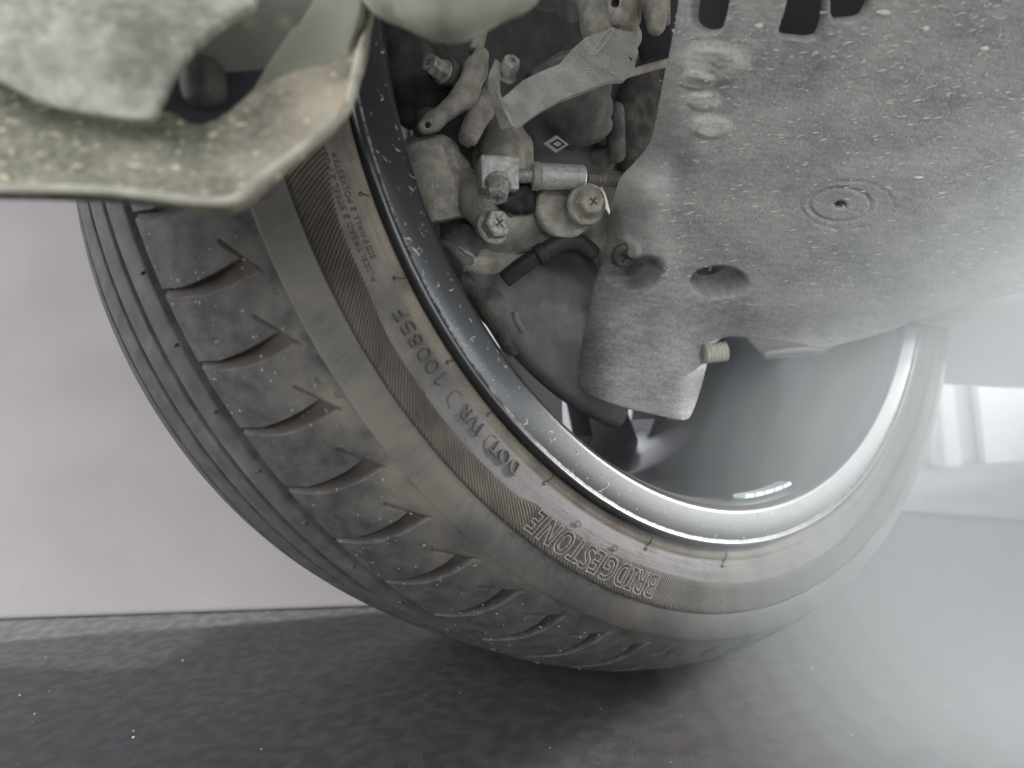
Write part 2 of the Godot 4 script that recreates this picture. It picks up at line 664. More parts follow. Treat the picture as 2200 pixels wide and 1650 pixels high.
func materials() -> void:
	M.rubber = painted(0.82)
	M.rubber.metallic_specular = 0.4
	M.rubber.heightmap_enabled = true
	M.rubber.heightmap_texture = noise_tex(512, 0.09, 4, Color.BLACK, Color.WHITE, 4)
	M.rubber.heightmap_scale = 0.012
	M.rubber.uv1_triplanar = true
	M.rubber.uv1_world_triplanar = true
	M.rubber.uv1_scale = Vector3.ONE * 22.0
	M.rubber_dark = mat(lin(0.035, 0.033, 0.032), 0.8)
	M.letters = mat(lin(0.085, 0.078, 0.070), 0.8)
	M.letter_line = mat(lin(0.175, 0.167, 0.153), 0.85)
	M.whisker = mat(lin(0.03), 0.7)
	M.gloss = mat(lin(0.09, 0.093, 0.096), 0.32, 0.9)
	M.gloss.heightmap_enabled = true
	M.gloss.heightmap_texture = noise_tex(512, 0.35, 2, Color.BLACK, Color.WHITE, 41)
	M.gloss.heightmap_scale = 0.003
	M.gloss.uv1_triplanar = true
	M.gloss.uv1_world_triplanar = true
	M.gloss.uv1_scale = Vector3.ONE * 14.0
	M.gloss.clearcoat_enabled = true
	M.gloss.clearcoat = 0.3
	M.gloss.clearcoat_roughness = 0.12
	M.barrel = mat(lin(0.33, 0.325, 0.34), 0.30, 0.8)
	M.spoke = mat(lin(0.035, 0.035, 0.038), 0.35, 0.3)
	M.weight = mat(lin(0.80, 0.90, 0.89), 0.45)
	M.worn = painted(0.6)
	M.fleck = mat(lin(0.62, 0.61, 0.54), 0.9)
	M.fleck_pale = mat(lin(0.72, 0.71, 0.60), 0.9)
	M.grit = mat(lin(0.62, 0.61, 0.58), 0.8)
	var metal_dust := noise_tex(512, 0.012, 5, lin(0.36, 0.35, 0.31), lin(0.62, 0.60, 0.535), 21, lin(0.50, 0.485, 0.43))
	var pits := noise_tex(512, 0.10, 4, Color.BLACK, Color.WHITE, 22)
	M.cast = dusty(mat(Color(0.92, 0.91, 0.89), 0.68, 0.25), metal_dust, 14.0, 0.05, pits)
	M.plated = dusty(mat(Color.WHITE, 0.5, 0.3), noise_tex(512, 0.03, 5, lin(0.22, 0.215, 0.19), lin(0.50, 0.49, 0.44), 23), 16.0, 0.02, pits)
	M.strap = dusty(mat(Color.WHITE, 0.5, 0.35), noise_tex(512, 0.010, 5, lin(0.36, 0.35, 0.315), lin(0.56, 0.545, 0.49), 24), 12.0, 0.03, pits)
	M.cast_warm = dusty(mat(Color.WHITE, 0.8, 0.1), noise_tex(512, 0.02, 5, lin(0.36, 0.34, 0.285), lin(0.64, 0.60, 0.51), 28), 12.0, 0.05, pits)
	M.zinc = dusty(mat(Color.WHITE, 0.5, 0.4), noise_tex(512, 0.03, 5, lin(0.40, 0.395, 0.37), lin(0.62, 0.61, 0.57), 29), 15.0, 0.02, pits)
	M.dark = dusty(mat(Color.WHITE, 0.75), noise_tex(512, 0.014, 5, lin(0.045, 0.042, 0.038), lin(0.13, 0.122, 0.105), 25), 10.0, 0.03, pits)
	M.boot = dusty(mat(Color.WHITE, 0.7), noise_tex(512, 0.014, 5, lin(0.10, 0.097, 0.094), lin(0.20, 0.193, 0.178), 26), 10.0, 0.02, pits)
	M.rotor = dusty(mat(Color.WHITE, 0.7, 0.1), noise_tex(512, 0.02, 4, lin(0.10, 0.096, 0.099), lin(0.135, 0.13, 0.132), 27), 6.0, 0.008, pits)
	M.black = mat(lin(0.02, 0.02, 0.022), 0.6)
	M.slot_dark = mat(lin(0.03, 0.033, 0.036), 0.8)
	M.label_white = mat(lin(0.55, 0.53, 0.47), 0.7)
	M.plastic = painted(0.62)
	M.plastic.heightmap_enabled = true
	M.plastic.heightmap_texture = pits
	M.plastic.heightmap_scale = 0.02
	M.plastic.uv1_triplanar = true
	M.plastic.uv1_world_triplanar = true
	M.plastic.uv1_scale = Vector3.ONE * 12.0
	M.near = painted(0.8)


# ---------------------------------------------------------------- the setting
func ground_sheet(poly: Array, y: float) -> ArrayMesh:
	var st := SurfaceTool.new()
	st.begin(Mesh.PRIMITIVE_TRIANGLES)
	var p2 := PackedVector2Array()
	for p in poly: p2.append(Vector2(p.x, p.z))
	var t := Geometry2D.triangulate_polygon(p2)
	for k in range(0, t.size(), 3):
		var a := p2[t[k]]; var b := p2[t[k + 1]]; var c := p2[t[k + 2]]
		if (b - a).cross(c - a) < 0:
			var s := b; b = c; c = s
		for q in [a, b, c]:
			st.set_normal(Vector3.UP)
			st.set_uv(q)
			st.add_vertex(Vector3(q.x, y, q.y))
	return st.commit()


# one sheet to the horizon, finer near the wheel; its colours hold stains and painted light and shade
func ground_mesh() -> ArrayMesh:
	var line := func(lo: float, hi: float) -> Array:
		var l := [-40.0, -12.0, -4.0, -1.6]
		var x := lo
		while x < hi:
			l.append(x); x += 0.004
		return l + [1.6, 4.0, 12.0, 40.0]
	var xs: Array = line.call(-0.85, 0.6)
	var zs: Array = line.call(-0.7, 0.8)
	var e0 := Vector3(-0.3645, -0.316, 0.3754)
	var e1 := Vector3(-0.2691, -0.316, 0.2768)
	var dir := (e1 - e0).normalized()
	var nor := Vector3(dir.z, 0, -dir.x)
	if nor.dot(Vector3(-1, 0, 0)) < 0: nor = -nor
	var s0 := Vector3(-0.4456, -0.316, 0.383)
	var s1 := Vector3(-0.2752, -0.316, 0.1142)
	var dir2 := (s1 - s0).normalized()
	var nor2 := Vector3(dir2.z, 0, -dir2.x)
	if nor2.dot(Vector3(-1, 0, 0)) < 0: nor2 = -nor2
	var v := PackedVector3Array()
	var c := PackedColorArray()
	for x in xs:
		for z in zs:
			var p := Vector3(x, GROUND, z)
			v.append(p)
			var n := cloud.get_noise_2d(x * 6.0, z * 6.0)
			var w := (p - e0).dot(dir)
			var d := (p - e0).dot(nor)
			# long faint wiping marks and fine speckle
			var wipe := cloud.get_noise_2d(w * 7.0, d * 60.0 + n * 4.0)
			var spot := grain.get_noise_2d(x * 120.0, z * 120.0)
			var col := mix3(Color(0.036, 0.0335, 0.034), Color(0.055, 0.0515, 0.0525), 0.45 + n * 0.35 + wipe * 0.22 + spot * 0.28)
			# brown band: half shade of the fender, painted into the floor
			var band := smoothstep(-0.006, 0.006, d + n * 0.004) * (1.0 - smoothstep(0.105, 0.135, w + 6.0 * (d - 0.03) * (d - 0.03)))
			col = mix3(col, Color(0.098, 0.088, 0.083), band * 0.85)
			# lit strip along the foot of the wall, its light painted pale
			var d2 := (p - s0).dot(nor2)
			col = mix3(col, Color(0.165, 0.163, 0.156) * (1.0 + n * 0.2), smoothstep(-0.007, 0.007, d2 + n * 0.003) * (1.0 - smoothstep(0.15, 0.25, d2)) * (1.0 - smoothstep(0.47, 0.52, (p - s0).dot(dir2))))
			col.a = 1.0
			c.append(col)
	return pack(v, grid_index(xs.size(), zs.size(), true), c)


func setting() -> void:
	var gm := dusty(painted(0.72), noise_tex(1024, 0.02, 6, Color(0.80, 0.80, 0.80), Color(1, 1, 1), 31), 3.0, 0.008, noise_tex(1024, 0.30, 4, Color.BLACK, Color.WHITE, 32))
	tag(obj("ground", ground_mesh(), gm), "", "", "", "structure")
	var ym := dusty(mat(Color.WHITE, 0.9), noise_tex(512, 0.01, 5, lin(0.17, 0.168, 0.165), lin(0.25, 0.247, 0.24), 38), 0.8)
	tag(obj("bounce_floor", ground_sheet([Vector3(-0.6, 0, -0.52), Vector3(1.2, 0, -0.62), Vector3(25, 0, -0.7), Vector3(25, 0, -25), Vector3(-25, 0, -25), Vector3(-25, 0, -0.5)], GROUND + 0.004), ym), "", "", "", "structure")  # pale floor added to bounce light into the rim's reflection
	# the wall
	var wm := dusty(mat(Color.WHITE, 0.85), noise_tex(512, 0.008, 6, lin(0.240, 0.217, 0.215), lin(0.262, 0.238, 0.236), 35), 2.0, 0.01, noise_tex(512, 0.15, 3, Color.BLACK, Color.WHITE, 36))
	var a := Vector3(-0.5246, -0.316, 0.3904)
	var b := Vector3(-0.2888, -0.316, 0.1083)
	var along_wall := (b - a).normalized()
	var out_ := along_wall.cross(Vector3.UP).normalized()
	if out_.dot(Vector3(0.8224, -0.0601, 0.5657)) < 0: out_ = -out_
	var wall := thing("wall", "smooth mauve grey painted wall standing behind the tyre at the left", "wall", a)
	var from := a - along_wall * 0.9
	var to := b + along_wall * 0.035
	var mid := (from + to) * 0.5 + Vector3.UP * 0.6 - out_ * 0.05
	obj("wall_face", rbox(Transform3D(Basis(along_wall, Vector3.UP, along_wall.cross(Vector3.UP)), mid), Vector3(from.distance_to(to), 1.2, 0.1), 0.006), wm, wall)
	# far side of the floor, seen past the tyre at the right
	var fm := dusty(mat(Color.WHITE, 0.85), noise_tex(512, 0.01, 4, lin(0.50, 0.48, 0.485), lin(0.60, 0.575, 0.58), 37), 1.0)
	var far_wall := thing("far_wall", "pale low wall across the floor, seen beyond the tyre at the right", "wall", Vector3(-0.3344, -0.316, -1.1784))
	var fa := Vector3(-0.3344, -0.316, -1.1784)
	var fr := Vector3(0.5625, -0.0628, -0.8244)
	fr.y = 0.0
	fr = fr.normalized()
	var fn := Vector3.UP.cross(fr)
	var fb := Basis(fr, Vector3.UP, fr.cross(Vector3.UP))
	obj("wall_face", rbox(Transform3D(fb, fa + Vector3.UP * 0.6 - fb.z * 0.1 - fr * 1.7), Vector3(5.0, 1.2, 0.2), 0.01), fm, far_wall)
	var post := obj("post", rbox(Transform3D(fb, fa + fr * -0.045 + Vector3.UP * 0.5 + fb.z * 0.026), Vector3(0.035, 1.0, 0.05), 0.006), mat(lin(0.72), 0.6), far_wall)
	tag(post, "white upright")
	tag(obj("daylight_panel", rbox(Transform3D(fb, fa + fr * 0.19 + Vector3.UP * 0.22 + fb.z * 0.012), Vector3(0.30, 0.44, 0.02), 0.004), mat(lin(0.88), 0.5)), "white panel standing in for overexposed daylight at the right edge", "board")  # white panel put in for overexposed daylight
	# grit
	var rng := RandomNumberGenerator.new()
	rng.seed = 8
	var mm := MultiMesh.new()
	mm.transform_format = MultiMesh.TRANSFORM_3D
	var gs := SphereMesh.new()
	gs.radius = 0.5; gs.height = 0.8; gs.radial_segments = 7; gs.rings = 4
	mm.mesh = gs
	mm.instance_count = 260
	for i in 260:
		var p := Vector3(rng.randf_range(-0.42, 0.25), GROUND + 0.0003, rng.randf_range(-0.35, 0.42))
		var s := lerpf(0.0003, 0.0016, pow(rng.randf(), 4.0))
		mm.set_instance_transform(i, Transform3D(Basis.from_euler(Vector3(rng.randf() * 6, rng.randf() * 6, 0)).scaled(Vector3(s, s * 0.8, s * rng.randf_range(0.7, 1.4))), p))
	var g := MultiMeshInstance3D.new()
	g.name = "grit"
	g.multimesh = mm
	g.material_override = M.grit
	add_child(g)
	tag(g, "white grains of grit scattered over the dark floor", "grit", "", "stuff")
	# unseen car floor and panels, added above to block sky light
	var body := thing("car_floor_blocker", "unseen dark floor of the car, added to block light above the wheel", "car body", Vector3(0.3, 0.36, -0.2))
	obj("floor_blocker", rbox(Transform3D(Basis(), Vector3(-0.02, 0.39, 0.1)), Vector3(0.66, 0.05, 1.5), 0.01), M.slot_dark, body)
	obj("well_blocker", rbox(Transform3D(Basis(), Vector3(0.345, 0.24, 0.1)), Vector3(0.03, 0.29, 1.5), 0.008), M.slot_dark, body)
	obj("front_blocker", rbox(Transform3D(Basis(), Vector3(0.34, 0.21, -0.68)), Vector3(1.38, 0.34, 0.03), 0.008), M.slot_dark, body)
	obj("sill_blocker", rbox(Transform3D(Basis(), Vector3(0.68, 0.12, 0.1)), Vector3(0.7, 0.05, 1.5), 0.01), M.slot_dark, body)


# ---------------------------------------------------------------- the wheel
func side_x(r: float) -> float:
	var t := [[0.2405, -0.006], [0.2425, -0.001], [0.2445, 0.0012], [0.247, 0.0019], [0.2484, 0.0019], [0.2490, 0.0014], [0.2496, 0.0020], [0.255, 0.0034], [0.262, 0.0043], [0.275, 0.0048], [0.2885, 0.003]]
	for k in t.size() - 1:
		if r <= t[k + 1][0]:
			return lerpf(t[k][1], t[k + 1][1], clampf((r - t[k][0]) / (t[k + 1][0] - t[k][0]), 0, 1))
	return 0.003


func ramp(t: Array, q: float) -> float:
	for k in t.size() - 1:
		if q <= t[k + 1][0]:
			return lerpf(t[k][1], t[k + 1][1], clampf((q - t[k][0]) / (t[k + 1][0] - t[k][0]), 0, 1))
	return t[-1][1]


func mix3(a: Color, b: Color, t: float) -> Color:
	return a.lerp(b, clampf(t, 0.0, 1.0))


func paint_side(a: float, r: float, x: float) -> Color:
	var p := around(a, r, x)
	var deg := rad_to_deg(a)
	var n := cloud.get_noise_3dv(p * 45.0)
	var fine := grain.get_noise_3dv(p * 700.0)
	var c := mix3(Color(0.095, 0.088, 0.078), Color(0.175, 0.16, 0.135), 0.5 + n * 0.9 + fine * 0.25)
	if r < 0.2495: c = mix3(Color(0.115, 0.10, 0.082), Color(0.215, 0.185, 0.148), 0.6 + n + fine * 0.4)
	# chalky rubbed zone round the raised lettering near the ground
	var zone := smoothstep(272.0, 286.0, deg) * (1.0 - smoothstep(322.0, 329.0, deg)) * smoothstep(0.2488, 0.2498, r)
	var streak := cloud.get_noise_3d(deg * 0.09, r * 900.0, 3.0) + 0.5 * cloud.get_noise_3dv(p * 120.0)
	c *= lerpf(0.58, 1.30, smoothstep(294.0, 336.0, deg))     # lighter away from the ground: light balance put into the colour
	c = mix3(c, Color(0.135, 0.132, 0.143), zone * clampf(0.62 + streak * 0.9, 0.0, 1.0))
	c.a = 1.0
	return c


func paint_shoulder(a: float, r: float, x: float) -> Color:
	var p := around(a, r, x)
	var n := cloud.get_noise_3dv(p * 20.0)
	var fine := grain.get_noise_3dv(p * 650.0) + 0.8 * grain.get_noise_3dv(p * 140.0)
	var c := mix3(Color(0.060, 0.060, 0.061), Color(0.116, 0.105, 0.088), 0.5 + n * 1.5 + fine * 0.35) * lerpf(0.50, 1.35, smoothstep(286.0, 330.0, rad_to_deg(a)))  # darker near the ground, offsetting the sunlight in the colour
	c.a = 1.0
	return c


func paint_tread(a: float, r: float, x: float) -> Color:
	var p := around(a, r, x)
	var n := cloud.get_noise_3dv(p * 28.0)
	var n2 := cloud.get_noise_3dv(p * 90.0 + Vector3.ONE * 7.0)
	var fine := grain.get_noise_3dv(p * 600.0)
	var c := mix3(Color(0.034, 0.033, 0.033), Color(0.072, 0.070, 0.066), 0.5 + n2 * 0.9 + fine * 0.4)
	# brown dust towards the shoulder
	var edge := 1.0 - smoothstep(0.2885, 0.309, r)
	var up_ := smoothstep(292.0, 332.0, rad_to_deg(a))
	c = mix3(c, Color(0.155, 0.138, 0.112), (edge * clampf(0.35 + n * 1.8, 0.0, 0.9) + clampf(n * 1.2 - 0.35, 0.0, 0.5)) * lerpf(0.25, 1.0, up_))
	c = c * (1.0 - 0.2 * (1.0 - smoothstep(0.2886, 0.2893, r)))
	c.a = 1.0
	return c


func block_profile(q: float) -> Vector2:   # q 0..1 from the sidewall edge over the shoulder to the groove
	var pts := [Vector2(0.2885, 0.0028), Vector2(0.2923, -0.0013), Vector2(0.300, -0.0105), Vector2(0.309, -0.0255), Vector2(0.316, -0.0435)]
	var f := clampf(q, 0, 1) * 4.0
	var k := mini(int(f), 3)
	return pts[k].cubic_interpolate(pts[k + 1], pts[maxi(k - 1, 0)], pts[mini(k + 2, 4)], f - k)


func tread_block(k: float, squeeze: float) -> ArrayMesh:
	var upper := [[0.2923, 0.0], [0.2953, 1.22], [0.3007, 1.02], [0.306, 0.98], [0.3113, 1.15], [0.316, 1.8]]
	var lower := [[0.2923, 0.0], [0.3007, -0.02], [0.3075, 0.2], [0.3125, 0.75], [0.316, 1.5]]
	var deep := [[0.2912, 0.0], [0.2923, 0.0012], [0.2945, 0.0019], [0.299, 0.0031], [0.306, 0.0040], [0.3125, 0.0026], [0.316, 0.0012]]
	var nu := 84
	var nv := 78
	var v := PackedVector3Array()
	var c := PackedColorArray()
	for i in nu:
		var fu := float(i) / (nu - 1)
		for j in nv:
			var wall := maxi(j - (nv - 5), 0)
			var q := float(mini(j, nv - 5)) / (nv - 5)
			var pr := block_profile(q)
			var r := pr.x
			var up := ramp(upper, r)
			var lo := ramp(lower, r)
			var da := (up + lo) * 0.5 + fu * PITCH       # offset from groove k's tip
			var d := ramp(deep, r)
			var depth := 0.0
			var dirt := 0.0
			for s in [0.0, PITCH]:
				var x0: float = da - s
				var w := smoothstep(lo - 0.06, lo + 0.05, x0) * (1.0 - smoothstep(up - 0.05, up + 0.06, x0))
				# a floor that rises towards the upper side near the tip
				var slope := lerpf(1.0, 0.55, clampf((x0 - lo) / maxf(up - lo, 0.05), 0, 1) * (1.0 - smoothstep(0.298, 0.306, r)))
				depth = maxf(depth, d * w * slope)
				dirt = maxf(dirt, w)
				# the fine slit running back from the tip
				var line := (r - 0.2923) / 0.0070 * 2.85
				if r > 0.2922 and r < 0.2988 and x0 > up and x0 < line: depth = maxf(depth, 0.0006 * smoothstep(0.2922, 0.2932, r) * (1.0 - smoothstep(0.2965, 0.2988, r)))
				if r < 0.2995:
					var off := absf(x0 - line)
					var sl := (1.0 - smoothstep(0.09, 0.24, off)) * smoothstep(0.2914, 0.2924, r) * (1.0 - smoothstep(0.2985, 0.2995, r))
					depth = maxf(depth, 0.0016 * sl)
					dirt = maxf(dirt, sl)
			# rounded lip towards the circumferential groove
			if q > 0.97: depth += 0.0006 * pow((q - 0.97) / 0.03, 2.0)
			var tang := block_profile(minf(q + 0.02, 1.0)) - block_profile(maxf(q - 0.02, 0.0))
			var nrm := Vector2(-tang.y, tang.x).normalized()   # (r, x) outward
			pr -= nrm * depth
			var a := deg_to_rad(k + da * squeeze)
			if wall > 0: pr = pr + Vector2(-0.0018 * wall, -0.0002 * wall)
			var p := around(a, pr.x, pr.y)
			if p.y < GROUND + 0.0004: p.y = GROUND + 0.0004
			v.append(p)
			var col := paint_tread(a, r, pr.y)
			if wall > 0: col = Color(0.035, 0.033, 0.032)
			elif dirt > 0.3 and depth > 0.0009: col = mix3(col, Color(0.030, 0.028, 0.027).lerp(Color(0.066, 0.050, 0.040), smoothstep(300.0, 330.0, rad_to_deg(a))), 0.8)
			c.append(col)
	return pack(v, grid_index(nu, nv), c)


func serrations() -> ArrayMesh:
	var inner := [[196.0, 0.2605], [282.0, 0.2594], [293.0, 0.2582], [303.0, 0.2594], [310.0, 0.2596], [312.0, 0.2624], [322.0, 0.2637], [330.0, 0.2637], [335.0, 0.2612], [340.0, 0.2608], [346.0, 0.2560]]
	var v := PackedVector3Array()
	var rows := 9
	var per := 6
	var ribs := 400
	for i in ribs * per + 1:
		var ph := float(i % per) / per
		var h: float = [0.0, 0.0004, 0.0012, 0.0014, 0.0012, 0.0004][i % per]
		var base := 186.0 + float(i) / per * 0.4
		for j in rows:
			var f := float(j) / (rows - 1)
			var lean := 3.1 * (1.0 - f)
			var a := base + lean
			var r := lerpf(ramp(inner, a), 0.2754, f)
			var end := 1.0 if j > 0 and j < rows - 1 else 0.0
			var x := side_x(r) + 0.00015 + h * end - (0.0005 if end == 0.0 else 0.0)
			v.append(around(deg_to_rad(a), r, x))
	var c := PackedColorArray()
	for k in v.size():
		var p := v[k]
		var crest := clampf((p.x - side_x(Vector2(p.y, p.z).length())) / 0.0014, 0.0, 1.0)
		var n := cloud.get_noise_3dv(p * 50.0)
		var pale := grain.get_noise_3dv(p * 500.0)
		c.append(mix3(Color(0.045, 0.039, 0.034), mix3(Color(0.12, 0.108, 0.09), Color(0.20, 0.18, 0.152), 0.5 + n + pale * 0.6), crest))
	return pack(v, grid_index(ribs * per + 1, rows), c)


func prism(poly: Array, x0: float, x1: float) -> ArrayMesh:   # poly of (z, y)
	var p := PackedVector2Array(poly)
	var st := SurfaceTool.new()
	st.begin(Mesh.PRIMITIVE_TRIANGLES)
	st.set_smooth_group(-1)
	var t := Geometry2D.triangulate_polygon(p)
	for k in range(0, t.size(), 3):
		var q := [p[t[k]], p[t[k + 1]], p[t[k + 2]]]
		var cw: bool = (q[1] - q[0]).cross(q[2] - q[0]) > 0
		for s in ([0, 1, 2] if cw else [0, 2, 1]): st.add_vertex(Vector3(x1, q[s].y, q[s].x))
		for s in ([0, 2, 1] if cw else [0, 1, 2]): st.add_vertex(Vector3(x0, q[s].y, q[s].x))
	var area := 0.0
	for i in p.size(): area += p[i].cross(p[(i + 1) % p.size()])
	for i in p.size():
		var a := p[i]
		var b := p[(i + 1) % p.size()]
		if area < 0:
			var s := a; a = b; b = s
		var q := [Vector3(x0, a.y, a.x), Vector3(x1, a.y, a.x), Vector3(x1, b.y, b.x), Vector3(x0, b.y, b.x)]
		for s in [0, 2, 1, 0, 3, 2]: st.add_vertex(q[s])
	st.generate_normals()
	return st.commit()


func polar(list: Array) -> Array:
	var out := []
	for q in list: out.append(Vector2(q[1] * cos(deg_to_rad(q[0])), q[1] * sin(deg_to_rad(q[0]))))
	return out


func wheel() -> void:
	var w := thing("car_wheel", "dusty black low profile tyre on a gloss black alloy rim, seen from beneath the car", "wheel", Vector3(-0.1, GROUND, 0))
	# carcass: groove floors, far shoulder and outer sidewall
	var body: Array = [Vector2(0.2860, 0.0015), Vector2(0.297, -0.0135), Vector2(0.306, -0.030), Vector2(0.3105, -0.046), Vector2(0.314, -0.07), Vector2(0.3175, -0.11), Vector2(0.3195, -0.15), Vector2(0.319, -0.18), Vector2(0.314, -0.2), Vector2(0.300, -0.213), Vector2(0.28, -0.219), Vector2(0.262, -0.217), Vector2(0.246, -0.208), Vector2(0.238, -0.2)]
	var tyre := obj("tyre", lathe(body, 0, 360, 300, func(a, r, x): return Color(0.032, 0.031, 0.03), true), M.rubber, w)
	var sw := []
	for k in 34: sw.append(0.2405 + 0.0265 * k / 33.0)
	var prof := []
	for r in sw: prof.append(Vector2(r, side_x(r)))
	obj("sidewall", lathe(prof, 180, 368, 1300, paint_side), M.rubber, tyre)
	tag(obj("serrated_band", serrations(), M.rubber, tyre), "fine slanted ribs", "", "", "stuff")
	var sh := [Vector2(0.2752, 0.0044), Vector2(0.27525, 0.0052), Vector2(0.2757, 0.0056), Vector2(0.279, 0.0055), Vector2(0.283, 0.0049), Vector2(0.2865, 0.0041), Vector2(0.2880, 0.0035), Vector2(0.28855, 0.0031), Vector2(0.2888, 0.0022)]
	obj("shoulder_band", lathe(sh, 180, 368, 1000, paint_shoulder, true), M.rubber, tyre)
	for k in 34:
		var tip := 317.0 + PITCH * (k - 24)
		obj("tread_block", tread_block(tip, 1.0), M.rubber, tyre)
	# circumferential ribs
	var ribs := [[[0.3105, -0.0515], [0.3165, -0.0522], [0.3175, -0.0532], [0.3192, -0.060], [0.3204, -0.0715], [0.3200, -0.0730], [0.314, -0.0742]], [[0.314, -0.0800], [0.3205, -0.0806], [0.3213, -0.0818], [0.3226, -0.092], [0.3234, -0.1030], [0.3230, -0.1042], [0.317, -0.1054]], [[0.317, -0.1115], [0.3232, -0.1121], [0.3240, -0.1133], [0.3252, -0.125], [0.3258, -0.1410], [0.3254, -0.1424], [0.319, -0.1436]], [[0.319, -0.150], [0.3252, -0.1506], [0.3260, -0.152], [0.3258, -0.17], [0.3240, -0.188], [0.3195, -0.2035], [0.312, -0.2105], [0.300, -0.2142]]]
	for rb in ribs:
		var pr := []
		for q in rb: pr.append(Vector2(q[0], q[1]))
		obj("tread_rib", lathe(pr, 0, 360, 720, paint_tread, true), M.rubber, tyre)
	# fine slits at the ribs' edges
	for k in 30:
		var a := deg_to_rad(317.0 + PITCH * (k - 20) - 1.7)
		var p := around(a, 0.3180, -0.0560)
		obj("rib_slit", rbox(Transform3D(Basis(Vector3.RIGHT, around(a, 1, 0), around(a + PI / 2, 1, 0)), p), Vector3(0.0065, 0.0014, 0.0007), 0.0003), M.rubber_dark, tyre)
	var on_tread := func(rng):
		var a: float = deg_to_rad(rng.randf_range(296.0, 346.0))
		var q: float = rng.randf_range(0.3, 0.97)
		var pr := block_profile(q)
		var tg := block_profile(minf(q + 0.02, 1.0)) - block_profile(q - 0.02)
		var nn := Vector2(-tg.y, tg.x).normalized()
		return [around(a, pr.x, pr.y), Vector3(nn.y, nn.x * sin(a), nn.x * cos(a)), around(a + PI / 2 + rng.randfn(), 1, 0)]
	tag(obj("pale_specks", flecks(150, on_tread, 0.0003, 0.0016, 0.00026, 0.00015, 0.4, 15), M.fleck, tyre), "pale specks of dust", "", "", "stuff")
	# lettering
	var sx := side_x
	obj("sidewall_lettering", lettering("DOT", 313.4, 0.2512, 0.0062, 1.0, 0.0010, sx, 0.0, 0.0, 3.7), M.letters, tyre)
	obj("sidewall_lettering", lettering("1VR", 318.5, 0.2512, 0.0062, 1.0, 0.0010, sx, 0.0, 0.0, 2.9), M.letters, tyre)
	obj("sidewall_lettering", lettering("10085F", 324.4, 0.2512, 0.0066, 1.0, 0.0010, sx, 0.0, 0.0, 7.3), M.letters, tyre)
	obj("sidewall_lettering", lettering("PLIES: TREAD 2 STEEL 2 POLYESTER", 334.6, 0.2566, 0.0023, 1.0, 0.0004, sx, 0.0, 0.0, 13.5), M.letters, tyre)
	obj("sidewall_lettering", lettering("SIDEWALL 2 POLYESTER", 336.3, 0.2528, 0.0023, 1.0, 0.0004, sx, 0.0, 0.0, 9.0), M.letters, tyre)
	obj("sidewall_lettering", lettering("BRIDGESTONE", 292.2, 0.2612, 0.0114, 1.0, 0.0021, sx, 0.0006, 0.35, 17.2), M.letter_line, tyre)
	for q in [[316.9, 0.2505, 0.2588], [322.3, 0.2505, 0.2588]]:
		var pts := []
		for s in [[0.0, 0.0], [0.7, 0.15], [0.9, 0.5], [0.7, 0.85], [0.0, 1.0]]:
			var r: float = lerpf(q[1], q[2], s[1])
			pts.append(around(deg_to_rad(q[0] + s[0]), r, side_x(r) + 0.0001))
		obj("mould_bracket", tube(pts, 0.00022, 20, 6), M.letters, tyre)
	# little vent rings and hair-like rubber threads
	for q in [[341.0, 0.2815], [318.6, 0.2800], [311.6, 0.2745], [324.9, 0.2652], [338.1, 0.2955], [336.6, 0.2908], [333.2, 0.2900], [330.1, 0.2925], [328.6, 0.2900], [298.9, 0.2568], [304.5, 0.2560]]:
		var tm := TorusMesh.new()
		tm.inner_radius = 0.00105; tm.outer_radius = 0.0015; tm.rings = 20; tm.ring_segments = 6
		var r: float = q[1]
		var p := around(deg_to_rad(q[0]), r, side_x(r) + 0.0006 if r < 0.2885 else 0.003 - (r - 0.2885) * 1.15 + 0.0001)
		var o := obj("vent_ring", tm, M.letters, tyre)
		o.transform = Transform3D(Basis(Quaternion(Vector3.UP, Vector3(1, 0.1 * sin(deg_to_rad(q[0])), 0.1 * cos(deg_to_rad(q[0]))).normalized())), p)
	for q in [[333.9, 0.2447, 0.2485, 0.5], [325.3, 0.2442, 0.2466, 0.3], [319.0, 0.244, 0.2462, 0.25], [309.3, 0.2436, 0.2492, 0.9], [293.4, 0.244, 0.2502, 1.2], [279.9, 0.244, 0.2510, 1.6], [341.5, 0.2450, 0.2478, 0.4]]:
		var pts := []
		for s in 5:
			var t := s / 4.0
			var r: float = lerpf(q[1], q[2], t)
			pts.append(around(deg_to_rad(q[0] + q[3] * t * t * 0.6), r, side_x(r) + 0.0002))
		for s in 5:
			var an := s / 4.0 * 4.6
			var r: float = q[2] + 0.0006 * (1.0 - cos(an))
			pts.append(around(deg_to_rad(q[0] + q[3] * 0.6 + 0.16 * sin(an)), r, side_x(r) + 0.0003))
		obj("rubber_thread", tube(pts, 0.00026, 40, 6), M.whisker, tyre)

	# ------------ rim
	var barrel := [Vector2(0.2, -0.178), Vector2(0.206, -0.165), Vector2(0.2075, -0.15), Vector2(0.2075, -0.125), Vector2(0.210, -0.115), Vector2(0.2155, -0.105), Vector2(0.2172, -0.09), Vector2(0.2174, -0.05), Vector2(0.2174, -0.016), Vector2(0.2186, -0.008), Vector2(0.2206, -0.003)]
	var rim := obj("rim", lathe(barrel, 0, 360, 360), M.barrel, w)
